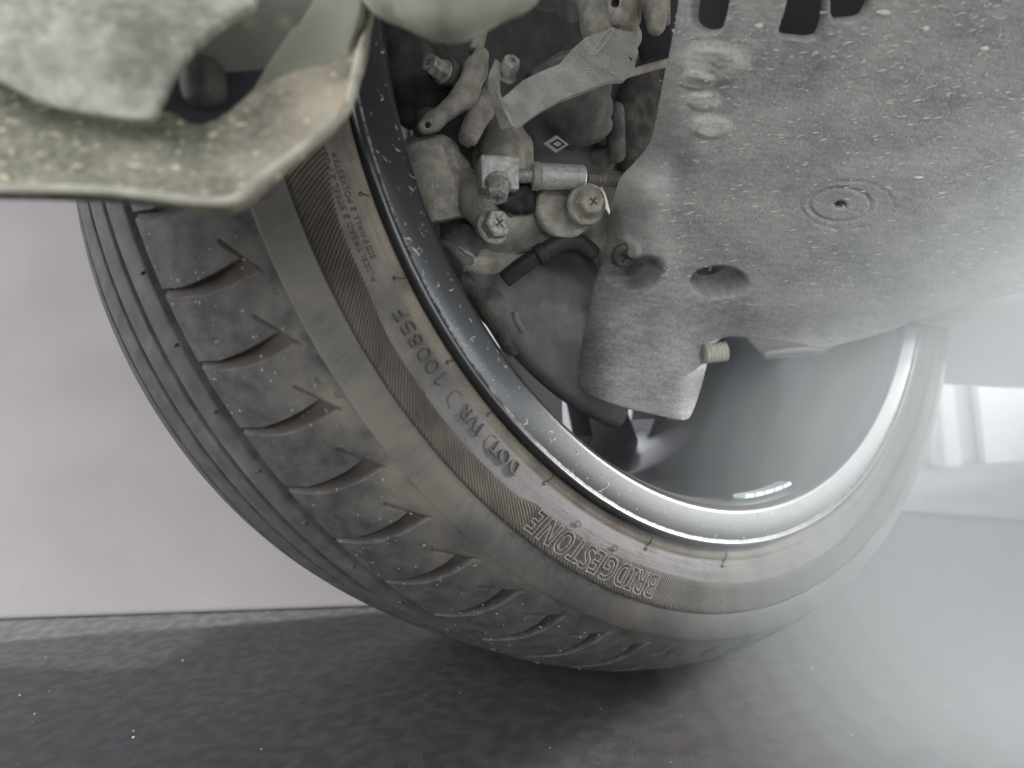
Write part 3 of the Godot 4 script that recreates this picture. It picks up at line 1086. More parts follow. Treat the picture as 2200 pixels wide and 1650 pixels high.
	var lip := [Vector2(0.2206, -0.003), Vector2(0.2222, -0.0008), Vector2(0.2232, 0.0002), Vector2(0.2240, 0.0006), Vector2(0.2250, 0.0008), Vector2(0.228, 0.0013), Vector2(0.232, 0.0019), Vector2(0.2368, 0.0024), Vector2(0.2382, 0.0020), Vector2(0.2389, 0.0022), Vector2(0.2396, 0.0030), Vector2(0.2406, 0.0033), Vector2(0.2418, 0.0027), Vector2(0.2426, 0.0008), Vector2(0.2430, -0.001), Vector2(0.2430, -0.006)]
	obj("rim_lip", lathe(lip, 0, 360, 720), M.gloss, rim)
	var worn := func(a, r, x):
		var n := cloud.get_noise_2d(a * 30.0, 1.0) + grain.get_noise_2d(a * 300.0, 2.0) * 0.8
		return mix3(Color(0.03, 0.03, 0.03), Color(0.26, 0.265, 0.255), 0.5 + n * 1.6)
	obj("worn_edge", lathe([Vector2(0.2380, 0.00225), Vector2(0.2384, 0.00225), Vector2(0.2389, 0.00245), Vector2(0.2394, 0.00300)], 180, 375, 2400, worn), M.worn, rim)
	var on_lip := func(rng):
		var deg: float = rng.randf_range(300.0, 372.0) if rng.randf() < 0.85 else rng.randf_range(250.0, 300.0)
		var r: float = rng.randf_range(0.2245, 0.2375)
		var a := deg_to_rad(deg)
		var x: float = 0.0008 + maxf(r - 0.2250, 0.0) * 0.137
		return [around(a, r, x + 0.00008), Vector3.RIGHT, around(a + PI * 0.5 + rng.randfn() * 0.5 + 2.4, 1, 0)]
	tag(obj("splash_marks", flecks(300, on_lip, 0.0002, 0.0048, 0.00034, 0.0001, 0.8, 5), M.fleck, rim), "dried pale splash marks", "", "", "stuff")
	# spokes: five pairs, splayed towards the rim
	for k in 5:
		var o := 72.0 * k
		var plain := polar([[248 + o, 0.208], [248 + o, 0.15], [247.2 + o, 0.11], [244 + o, 0.055], [272 + o, 0.055], [266 + o, 0.11], [263.2 + o, 0.15], [262.6 + o, 0.183], [264 + o, 0.190], [270 + o, 0.192], [276 + o, 0.208], [262 + o, 0.210]])
		obj("spoke", prism(plain, -0.197, -0.172), M.spoke, rim)
		var splay := polar([[276 + o, 0.208], [274 + o, 0.190], [273.6 + o, 0.183], [273.6 + o, 0.15], [271 + o, 0.11], [266 + o, 0.055], [300 + o, 0.055], [293 + o, 0.11], [297 + o, 0.135], [306 + o, 0.175], [313 + o, 0.195], [317.5 + o, 0.204], [320 + o, 0.208], [300 + o, 0.210]])
		obj("spoke", prism(splay, -0.197, -0.168), M.spoke, rim)
	obj("rim_hub", rod(Vector3(-0.2, 0, 0), Vector3(-0.14, 0, 0), 0.075, 0.07, 0.004, 60), M.spoke, rim)
	obj("outer_flange", lathe([Vector2(0.205, -0.198), Vector2(0.240, -0.202), Vector2(0.242, -0.196)], 0, 360, 180), M.spoke, rim)
	# stick-on balance weights inside the barrel
	for k in 5:
		var a := deg_to_rad(271.9 + -2.55 * k)
		var b := Basis(Vector3.RIGHT, -around(a, 1, 0), Vector3.RIGHT.cross(-around(a, 1, 0)))
		obj("wheel_weight", rbox(Transform3D(b, around(a, 0.2164, -0.0105)), Vector3(0.009, 0.0026, 0.0086), 0.0008), M.weight, w)


# ---------------------------------------------------------------- brake, knuckle, shaft
func hex_bolt(called: String, at: Vector3, axis: Vector3, r: float, h: float, parent: Node3D, spin := 0.2, m: Material = null) -> void:
	var b := obj(called, hex_head(at, axis, r, h, spin, 0.0), m if m else M.plated, parent)
	obj("washer", turned([Vector2(0, -r * 0.35), Vector2(r * 1.16, -r * 0.35), Vector2(r * 1.22, -r * 0.2), Vector2(r * 1.18, -r * 0.02), Vector2(r * 0.95, r * 0.05), Vector2(r * 0.5, r * 0.08)], at, axis, 32), m if m else M.plated, b)
	var y := axis.normalized()
	var turn := Basis(Quaternion(Vector3.UP, y)).rotated(y, spin)
	for k in 2:
		obj("head_mark", rbox(Transform3D(turn.rotated(y, 0.5 + k * PI / 2), at + y * h), Vector3(r * 0.75, 0.0005, r * 0.13), 0.0002), M.dark, b)


func brakes() -> void:
	var cam_back := Vector3(0.8224, -0.0601, 0.5657)
	var right := Vector3(0.5625, -0.0628, -0.8244)
	var up := Vector3(0.0851, 0.9962, -0.0178)
	# --- brake disc and its splash plate
	var disc := thing("brake_disc", "large smooth dark grey brake disc behind the knuckle, low in the wheel", "brake disc", Vector3(-0.06, 0, 0))
	obj("disc_face", lathe([Vector2(0.06, -0.040), Vector2(0.118, -0.0405), Vector2(0.122, -0.0425), Vector2(0.126, -0.0452), Vector2(0.150, -0.0462), Vector2(0.160, -0.0470), Vector2(0.1625, -0.0488), Vector2(0.1665, -0.0490), Vector2(0.1745, -0.0496), Vector2(0.1790, -0.0512), Vector2(0.1815, -0.0545), Vector2(0.1818, -0.062), Vector2(0.1790, -0.066)], 289, 420, 160), M.rotor, disc)
	var hat := obj("disc_hat", lathe([Vector2(0.0, -0.03), Vector2(0.055, -0.03), Vector2(0.062, -0.034), Vector2(0.062, -0.05)], 0, 360, 80), M.dark, disc)
	obj("embossed_rib", tube([Vector3(-0.0487, -0.0914, 0.1127), Vector3(-0.0491, -0.0955, 0.1129), Vector3(-0.0496, -0.0997, 0.1114)], 0.0022, 12, 10), M.rotor, disc)
	obj("embossed_rib", tube([Vector3(-0.0501, -0.1072, 0.1343), Vector3(-0.0506, -0.112, 0.1328), Vector3(-0.0507, -0.1173, 0.1289)], 0.0022, 12, 10), M.rotor, disc)

	# --- caliper
	var cal := thing("brake_caliper", "dusty grey cast brake caliper with a large round piston housing beside the rim", "brake caliper", Vector3(-0.0457, -0.0448, 0.1788))
	obj("piston_housing", turned([Vector2(0, 0), Vector2(0.0132, 0), Vector2(0.0141, 0.0015), Vector2(0.0141, 0.012), Vector2(0.0148, 0.0135), Vector2(0.0148, 0.030), Vector2(0.0141, 0.0345), Vector2(0.0123, 0.038), Vector2(0.0091, 0.0405), Vector2(0, 0.042)], Vector3(-0.0549, -0.0622, 0.1691), up * 0.96 - right * 0.2 + cam_back * 0.18, 56), M.cast_warm, cal)
	obj("caliper_body", cast([
		[Vector3(-0.0667, -0.026, 0.1723), Vector3(-0.0639, -0.0472, 0.1696), 0.0141, 0.0136], [Vector3(-0.0501, -0.0377, 0.1682), Vector3(-0.0551, -0.0455, 0.1606), 0.0109, 0.0104],
		[Vector3(-0.0691, -0.0573, 0.1796), Vector3(-0.0628, -0.0637, 0.1574), 0.0068, 0.0068]], 0.0011, 0.006, 0.0002), M.cast, cal)
	var drum := thing("caliper_housing", "dark brown rounded housing with a pale bolt, at the top left of the wheel opening", "brake part", Vector3(-0.0556, 0.0148, 0.1818))
	obj("housing_body", cast([[Vector3(-0.0633, 0.0268, 0.1801), Vector3(-0.0613, 0.0108, 0.1754), 0.0197, 0.0183], [Vector3(-0.053, 0.0048, 0.1733), Vector3(-0.0449, 0.0077, 0.1655), 0.0103, 0.0084], [Vector3(-0.066, -0.0044, 0.1807), Vector3(-0.0554, -0.0085, 0.1649), 0.0061, 0.0052]], 0.0012, 0.006, 0.0002), M.dark, drum)
	hex_bolt("housing_bolt", Vector3(-0.0278, -0.0003, 0.1821), cam_back * 0.8 - right * 0.5, 0.0046, 0.009, drum, 0.3)
	obj("collar", turned([Vector2(0, -0.004), Vector2(0.0083, -0.004), Vector2(0.0083, 0.000), Vector2(0.0059, 0.002), Vector2(0, 0.002)], Vector3(-0.0306, 0.0024, 0.1795), cam_back * 0.8 - right * 0.4, 6), M.dark, drum)
	var lever := thing("lever_arm", "small grey lever ending in an eyelet, under the dark housing", "lever", Vector3(-0.0313, -0.0174, 0.1784))
	obj("lever_body", cast([[Vector3(-0.0274, -0.0093, 0.17), Vector3(-0.0337, -0.0228, 0.1848), 0.0055, 0.0037], [Vector3(-0.0337, -0.0228, 0.1848), Vector3(-0.0352, -0.0254, 0.1886), 0.0037, 0.0033], [Vector3(-0.0281, -0.0279, 0.1903), Vector3(-0.0461, -0.0189, 0.1821), 0.0013, 0.0013, -1], [Vector3(-0.0274, -0.0093, 0.17), Vector3(-0.0236, 0.0025, 0.1658), 0.0057, 0.0053], [Vector3(-0.0236, 0.0025, 0.1658), Vector3(-0.0232, 0.0102, 0.1624), 0.0048, 0.0039]], 0.0007, 0.004, 0.0001), M.cast, lever)
	obj("pipe", tube([Vector3(-0.0264, 0.0133, 0.1639), Vector3(-0.0252, 0.026, 0.16), Vector3(-0.0236, 0.0475, 0.1563)], 0.0033, 20, 16), M.cast, lever)
	obj("rough_boss", cast([[Vector3(-0.0285, -0.0126, 0.1607), Vector3(-0.0297, -0.0276, 0.1678), 0.006, 0.0051], [Vector3(-0.0285, -0.0126, 0.1607), Vector3(-0.0287, 0.001, 0.1554), 0.006, 0.0045]], 0.0008, 0.004, 0.0006), M.cast, lever)

	# --- upright (knuckle) with its bosses and bolts
	var kn := thing("steering_knuckle", "dusty grey cast steering knuckle with two hex bolts and a lower arm", "steering knuckle", Vector3(-0.0309, -0.0697, 0.1545))
	obj("knuckle_post", cast([
		[Vector3(-0.0376, -0.0184, 0.1433), Vector3(-0.0363, -0.0327, 0.1452), 0.0117, 0.0117], [Vector3(-0.0336, -0.0225, 0.1317), Vector3(-0.0325, -0.0318, 0.1327), 0.0042, 0.004],
		[Vector3(-0.0523, -0.0276, 0.1512), Vector3(-0.0588, -0.0477, 0.1586), 0.007, 0.0066], [Vector3(-0.056, -0.0232, 0.1429), Vector3(-0.06, -0.0542, 0.1367), 0.0117, 0.0117]], 0.0010, 0.005, 0.0002), M.cast, kn)
	obj("knuckle_arm", cast([
		[Vector3(-0.0417, -0.067, 0.1493), Vector3(-0.0353, -0.0611, 0.1301), 0.0103, 0.0122], [Vector3(-0.0369, -0.0604, 0.1289), Vector3(-0.0252, -0.0539, 0.1091), 0.0117, 0.0164],
		[Vector3(-0.0253, -0.0553, 0.1091), Vector3(-0.0305, -0.0693, 0.0833), 0.0155, 0.0103], [Vector3(-0.034, -0.0679, 0.0798), Vector3(-0.0421, -0.0859, 0.063), 0.0108, 0.0108],
		[Vector3(-0.0483, -0.0693, 0.1481), Vector3(-0.0581, -0.0796, 0.1542), 0.007, 0.0056], [Vector3(-0.0506, -0.0731, 0.144), Vector3(-0.0365, -0.0669, 0.1206), 0.0061, 0.0061]], 0.0011, 0.006, 0.0002), M.cast, kn)
	obj("arm_boss", turned([Vector2(0, -0.012), Vector2(0.0152, -0.012), Vector2(0.0152, -0.001), Vector2(0.0141, 0.0012), Vector2(0.012, 0.001), Vector2(0.0111, -0.0006), Vector2(0, -0.0006)], Vector3(-0.0134, -0.0615, 0.1247), cam_back + right * 0.25 - up * 0.15, 48), M.cast, kn)
	obj("boss_ring", turned([Vector2(0, 0), Vector2(0.01, 0), Vector2(0.01, 0.003), Vector2(0.0086, 0.0045), Vector2(0.007, 0.0035), Vector2(0, 0.0035)], Vector3(-0.0066, -0.0614, 0.1183), cam_back + right * 0.35 - up * 0.2, 40), M.cast, kn)
	hex_bolt("arm_bolt", Vector3(-0.0035, -0.0617, 0.1191), cam_back + right * 0.3 - up * 0.15, 0.0066, 0.007, kn, 0.15, M.cast)
	obj("curved_flange", cast([[Vector3(-0.0408, -0.0441, 0.1646), Vector3(-0.0383, -0.0576, 0.163), 0.0054, 0.0061], [Vector3(-0.0383, -0.0576, 0.163), Vector3(-0.0329, -0.0679, 0.1577), 0.0061, 0.0068], [Vector3(-0.0372, -0.048, 0.159), Vector3(-0.0354, -0.06, 0.1569), 0.0073, 0.0073]], 0.0008, 0.004, 0.0001), M.cast, kn)
	hex_bolt("hex_bolt", Vector3(-0.0202, -0.0739, 0.1633), cam_back * 0.85 + right * 0.45 + up * 0.06, 0.0067, 0.0062, kn, 0.1)
	obj("stem", rod(Vector3(-0.033, -0.0688, 0.1577), Vector3(-0.0201, -0.0741, 0.1631), 0.0073, -1.0, 0.001), M.cast, kn)

	# --- hose union
	var hose := thing("hose_union", "square grey brake hose union with a downward bolt, pin and sleeve", "hose fitting", Vector3(-0.0203, -0.0495, 0.159))
	var hb := Basis(right, up, cam_back).rotated(up, 0.18).rotated(right, 0.12)
	obj("union_block", rbox(Transform3D(hb, Vector3(-0.0219, -0.0479, 0.1579)), Vector3(0.0184, 0.0158, 0.014), 0.0016), M.zinc, hose)
	hex_bolt("union_bolt", Vector3(-0.0093, -0.0584, 0.1668), cam_back * 0.55 - up * 0.85, 0.0051, 0.0085, hose, 0.2)
	obj("pin", rod(Vector3(-0.016, -0.0494, 0.1527), Vector3(-0.012, -0.0494, 0.1434), 0.0033, -1.0, 0.0006), M.plated, hose)
	obj("sleeve", rod(Vector3(-0.0128, -0.0493, 0.1446), Vector3(-0.0025, -0.0496, 0.1207), 0.0061, 0.0057, 0.0016), M.zinc, hose)
	obj("sleeve_collar", rod(Vector3(-0.0128, -0.0494, 0.1449), Vector3(-0.0111, -0.0495, 0.1412), 0.0065, -1.0, 0.0008), M.cast, hose)
	obj("bleed_cap", cast([[Vector3(-0.0251, -0.0586, 0.1526), Vector3(-0.0215, -0.0527, 0.1428), 0.0039, 0.005], [Vector3(-0.0215, -0.0527, 0.1428), Vector3(-0.0232, -0.0593, 0.141), 0.005, 0.0045], [Vector3(-0.0251, -0.0586, 0.1526), Vector3(-0.0246, -0.0611, 0.1463), 0.0034, 0.0034]], 0.0007, 0.002, 0.0002), M.black, hose)
	obj("hose_run", tube([Vector3(-0.0054, -0.0484, 0.1198), Vector3(-0.0062, -0.0459, 0.1035), Vector3(-0.0038, -0.0441, 0.0826)], 0.0039, 16, 14), M.dark, hose)

	# --- ball joint
	var bj := thing("ball_joint", "ribbed ball joint boot with a bright clip, low beside the rim edge", "ball joint", Vector3(-0.0414, -0.0772, 0.1691))
	obj("boot", turned([Vector2(0.0, 0.0), Vector2(0.0068, 0.0), Vector2(0.0082, 0.002), Vector2(0.0068, 0.004), Vector2(0.0091, 0.0065), Vector2(0.0077, 0.009), Vector2(0.01, 0.0115), Vector2(0.0086, 0.014), Vector2(0.0104, 0.0165), Vector2(0.0091, 0.019), Vector2(0, 0.019)], Vector3(-0.0458, -0.07, 0.1586), -right * 0.65 - up * 0.72 + cam_back * 0.3, 40), M.boot, bj)
	obj("clip", tube([Vector3(-0.0353, -0.0806, 0.174), Vector3(-0.0328, -0.0835, 0.1718), Vector3(-0.0316, -0.0857, 0.1681)], 0.0009, 14, 8), M.plated, bj)
	obj("socket", cast([[Vector3(-0.0527, -0.0784, 0.1641), Vector3(-0.0507, -0.0811, 0.1503), 0.008, 0.007], [Vector3(-0.0507, -0.0811, 0.1503), Vector3(-0.0494, -0.0792, 0.1274), 0.0066, 0.0052]], 0.0010, 0.005, 0.0002), M.cast, bj)
	var la := thing("lower_arm", "dark brown lower suspension arm in shadow between rim and brake disc", "suspension arm", Vector3(-0.0553, -0.0997, 0.1516))
	obj("arm_plate", cast([[Vector3(-0.0626, -0.086, 0.1548), Vector3(-0.057, -0.1015, 0.1449), 0.0087, 0.0082], [Vector3(-0.057, -0.1015, 0.1449), Vector3(-0.0601, -0.1231, 0.1295), 0.0073, 0.0063], [Vector3(-0.0653, -0.0825, 0.1502), Vector3(-0.0536, -0.0804, 0.1246), 0.0082, 0.0073]], 0.0012, 0.006, 0.0002), M.dark, la)
	var dh := thing("sensor_hose", "black rubber hose with a collar, curving below the knuckle arm", "hose", Vector3(-0.0197, -0.0865, 0.1364))
	obj("hose_tube", tube([Vector3(-0.0405, -0.0928, 0.1449), Vector3(-0.0329, -0.0875, 0.1397), Vector3(-0.0249, -0.0819, 0.1321), Vector3(-0.02, -0.0773, 0.1237), Vector3(-0.0183, -0.0763, 0.1144), Vector3(-0.0186, -0.0811, 0.1036)], 0.0044, 36, 16), M.black, dh)
	obj("hose_collar", rod(Vector3(-0.0263, -0.0839, 0.1349), Vector3(-0.0235, -0.0812, 0.1311), 0.0053, -1.0, 0.001), M.black, dh)

	# --- strap bracket
	var st := thing("strap_bracket", "long pale steel strap with a bent lip, crossing in front of the rubber boots", "bracket", Vector3(0.0084, -0.0089, 0.1393))
	var strip := func(edge: Array, thick: float) -> ArrayMesh:
		# edge: pairs of points across the strap; a folded plate with thickness
		var v := PackedVector3Array()
		var f := []
		for q in edge:
			var e0: Vector3 = q[0]; var e1: Vector3 = q[1]
			f.append([e0, e1])
		var n := f.size()
		var stl := SurfaceTool.new()
		stl.begin(Mesh.PRIMITIVE_TRIANGLES)
		stl.set_smooth_group(-1)
		var back := []
		for i in n:
			var d: Vector3 = (f[mini(i + 1, n - 1)][0] - f[maxi(i - 1, 0)][0]).normalized()
			var nn: Vector3 = d.cross(f[i][1] - f[i][0]).normalized()
			if nn.dot(cam_back) < 0: nn = -nn
			back.append([f[i][0] - nn * thick, f[i][1] - nn * thick])
		for i in n - 1:
			var quads := [[f[i][0], f[i + 1][0], f[i + 1][1], f[i][1]], [back[i][1], back[i + 1][1], back[i + 1][0], back[i][0]], [back[i][0], back[i + 1][0], f[i + 1][0], f[i][0]], [f[i][1], f[i + 1][1], back[i + 1][1], back[i][1]]]
			for q in quads:
				for s in [0, 1, 2, 0, 2, 3]: stl.add_vertex(q[s])
		for i in [0, n - 1]:
			var q := [f[i][0], f[i][1], back[i][1], back[i][0]]
			for s in ([0, 1, 2, 0, 2, 3] if i == 0 else [0, 2, 1, 0, 3, 2]): stl.add_vertex(q[s])
		stl.generate_normals()
		return stl.commit()
	obj("strap", strip.call([
		[Vector3(-0.0024, -0.0225, 0.1677), Vector3(0.0015, -0.0359, 0.1641)], [Vector3(-0.002, -0.0194, 0.1638), Vector3(0.002, -0.034, 0.1601)], [Vector3(-0.0016, -0.0111, 0.1553), Vector3(0.002, -0.0276, 0.1519)], [Vector3(0.0001, -0.0044, 0.1447), Vector3(0.005, -0.0192, 0.1396)], [Vector3(0.0034, -0.0007, 0.1368), Vector3(0.0106, -0.0146, 0.1283)], [Vector3(0.0058, 0.007, 0.1305), Vector3(0.0153, -0.0099, 0.1185)], [Vector3(0.0085, 0.0134, 0.1239), Vector3(0.0175, -0.0083, 0.1101)], [Vector3(0.0126, 0.0192, 0.1114), Vector3(0.018, -0.0016, 0.1031)], [Vector3(0.0149, 0.0204, 0.0976), Vector3(0.0166, 0.0096, 0.0974)]], 0.0022), M.strap, st)
	obj("bent_lip", strip.call([
		[Vector3(-0.0108, 0.0019, 0.163), Vector3(-0.007, -0.0013, 0.1642)], [Vector3(-0.0115, -0.0062, 0.1667), Vector3(-0.0047, -0.0111, 0.1669)], [Vector3(-0.0106, -0.0137, 0.1681), Vector3(-0.0029, -0.0193, 0.1687)], [Vector3(-0.0086, -0.0232, 0.1677), Vector3(0.0013, -0.0293, 0.1687)], [Vector3(-0.0056, -0.0342, 0.1657), Vector3(0.0028, -0.0368, 0.1656)]], 0.0018), M.strap, st)
	hex_bolt("strap_bolt", Vector3(-0.0085, -0.0052, 0.1589), cam_back * 0.75 + right * 0.35 + up * 0.3, 0.0041, 0.008, st, 0.3, M.cast)
	obj("stamped_outline", tube([Vector3(0.0113, 0.0042, 0.1237), Vector3(0.0126, 0.0048, 0.1208), Vector3(0.0149, 0.0168, 0.1117), Vector3(0.014, 0.0164, 0.1147), Vector3(0.0113, 0.0042, 0.1237)].slice(0), 0.00035, 24, 6), M.label_white, st)
	obj("strap_eye", turned([Vector2(0, -0.001), Vector2(0.0011, -0.001), Vector2(0.0011, 0.0006), Vector2(0, 0.0006)], Vector3(0.0161, 0.0042, 0.1037), cam_back, 16), M.black, st)

	# --- rubber boots and shaft behind the strap
	var sh := thing("drive_shaft", "dark ribbed rubber drive shaft boot behind the steel strap", "drive shaft", Vector3(-0.0492, 0.03, 0.0857))
	obj("upper_boot", turned([Vector2(0, 0), Vector2(0.0218, 0), Vector2(0.0258, 0.004), Vector2(0.0272, 0.010), Vector2(0.026, 0.013), Vector2(0.028, 0.017), Vector2(0.0291, 0.03), Vector2(0.028, 0.034), Vector2(0.0297, 0.038), Vector2(0.0297, 0.07)], Vector3(-0.0722, 0.0475, 0.0856), up * 0.95 - right * 0.1 + cam_back * 0.22, 64), M.boot, sh)
	obj("lower_boot", turned([Vector2(0, 0), Vector2(0.0103, 0), Vector2(0.0159, 0.003), Vector2(0.0178, 0.007), Vector2(0.017, 0.0095), Vector2(0.0193, 0.0125), Vector2(0.0203, 0.017), Vector2(0.0196, 0.0205), Vector2(0.0216, 0.024), Vector2(0.0221, 0.045), Vector2(0, 0.05)], Vector3(-0.0392, -0.0109, 0.0845), up * 0.85 - right * 0.30 + cam_back * 0.36, 64), M.boot, sh)
	obj("boot_seat", cast([[Vector3(-0.0585, 0.0003, 0.1049), Vector3(-0.0472, -0.0109, 0.0926), 0.0118, 0.0087], [Vector3(-0.0576, -0.0136, 0.0897), Vector3(-0.0437, -0.0152, 0.0694), 0.0087, 0.0087], [Vector3(-0.0283, 0.0071, 0.0706), Vector3(-0.0296, -0.0168, 0.0699), 0.0057, 0.0051]], 0.0012, 0.006, 0.0002), M.boot, sh)
	# pale diamond sticker with a nested outline
	var dn := (cam_back - up * 0.25 + right * 0.1).normalized()
	var dx := up.cross(dn).normalized()
	var dy := dn.cross(dx)
	var dia := func(c: Vector3, w: float, h: float, t: float) -> ArrayMesh:
		var stl := SurfaceTool.new()
		stl.begin(Mesh.PRIMITIVE_TRIANGLES)
		stl.set_smooth_group(-1)
		var q := [c - dx * w, c + dy * h, c + dx * w, c - dy * h]
		for s in [0, 1, 2, 0, 2, 3]: stl.add_vertex(q[s] + dn * t)
		for i in 4:
			var a: Vector3 = q[i]; var b: Vector3 = q[(i + 1) % 4]
			for p in [a + dn * t, a - dn * 0.002, b - dn * 0.002, a + dn * t, b - dn * 0.002, b + dn * t]: stl.add_vertex(p)
		stl.generate_normals()
		return stl.commit()
	var dc := Vector3(-0.0276, -0.0215, 0.1159)
	var stick := obj("diamond_plate", dia.call(dc, 0.0067, 0.0043, 0.0), M.label_white, sh)
	obj("diamond_mark", dia.call(dc + dx * 0.0006, 0.0043, 0.0027, 0.0004), M.dark, stick)
	obj("diamond_core", dia.call(dc + dx * 0.0006, 0.0024, 0.0014, 0.0008), M.label_white, stick)

	# --- upper castings at the top edge
	var uc := thing("strut_casting", "grey strut casting with hanging lugs at the top edge of the picture", "strut", Vector3(0.0037, 0.0388, 0.0981))
	obj("casting_body", cast([[Vector3(-0.0119, 0.0592, 0.0964), Vector3(-0.0065, 0.0362, 0.0985), 0.0106, 0.0089], [Vector3(-0.0065, 0.0362, 0.0985), Vector3(0.0024, 0.028, 0.0882), 0.0094, 0.007], [Vector3(-0.0018, 0.063, 0.0821), Vector3(-0.0061, 0.0465, 0.0778), 0.0094, 0.007]], 0.0012, 0.005, 0.0002), M.cast, uc)
	obj("lug", cast([[Vector3(0.0114, 0.0459, 0.1054), Vector3(0.0128, 0.0272, 0.1049), 0.0052, 0.005], [Vector3(0.0245, 0.0221, 0.1191), Vector3(0.011, 0.0354, 0.1048), 0.002, 0.002, -1]], 0.0008, 0.003, 0.0001), M.cast, uc)
	obj("side_lug", cast([[Vector3(0.0129, 0.0551, 0.0776), Vector3(0.0117, 0.0325, 0.077), 0.0094, 0.0047], [Vector3(0.0149, 0.0629, 0.0667), Vector3(0.0086, 0.0421, 0.0648), 0.0061, 0.0033]], 0.0010, 0.004, 0.0002), M.cast, uc)
	var bl := thing("inner_liner", "dark curved liner in the gap between the boots and the splash shield", "liner", Vector3(-0.0529, 0.0274, 0.0202))
	obj("liner_shell", cast([[Vector3(-0.0516, 0.0844, 0.0066), Vector3(-0.0587, 0.0321, 0.0114), 0.0212, 0.0227], [Vector3(-0.0587, 0.0321, 0.0114), Vector3(-0.068, -0.0043, 0.021), 0.0227, 0.0182]], 0.0016, 0.006), M.slot_dark, bl)
	var tr := obj("cross_rod", tube([Vector3(-0.0055, 0.0063, 0.0991), Vector3(-0.0003, 0.0139, 0.0801), Vector3(0.0061, 0.0226, 0.0576)], 0.0021, 20, 12), M.cast, uc)


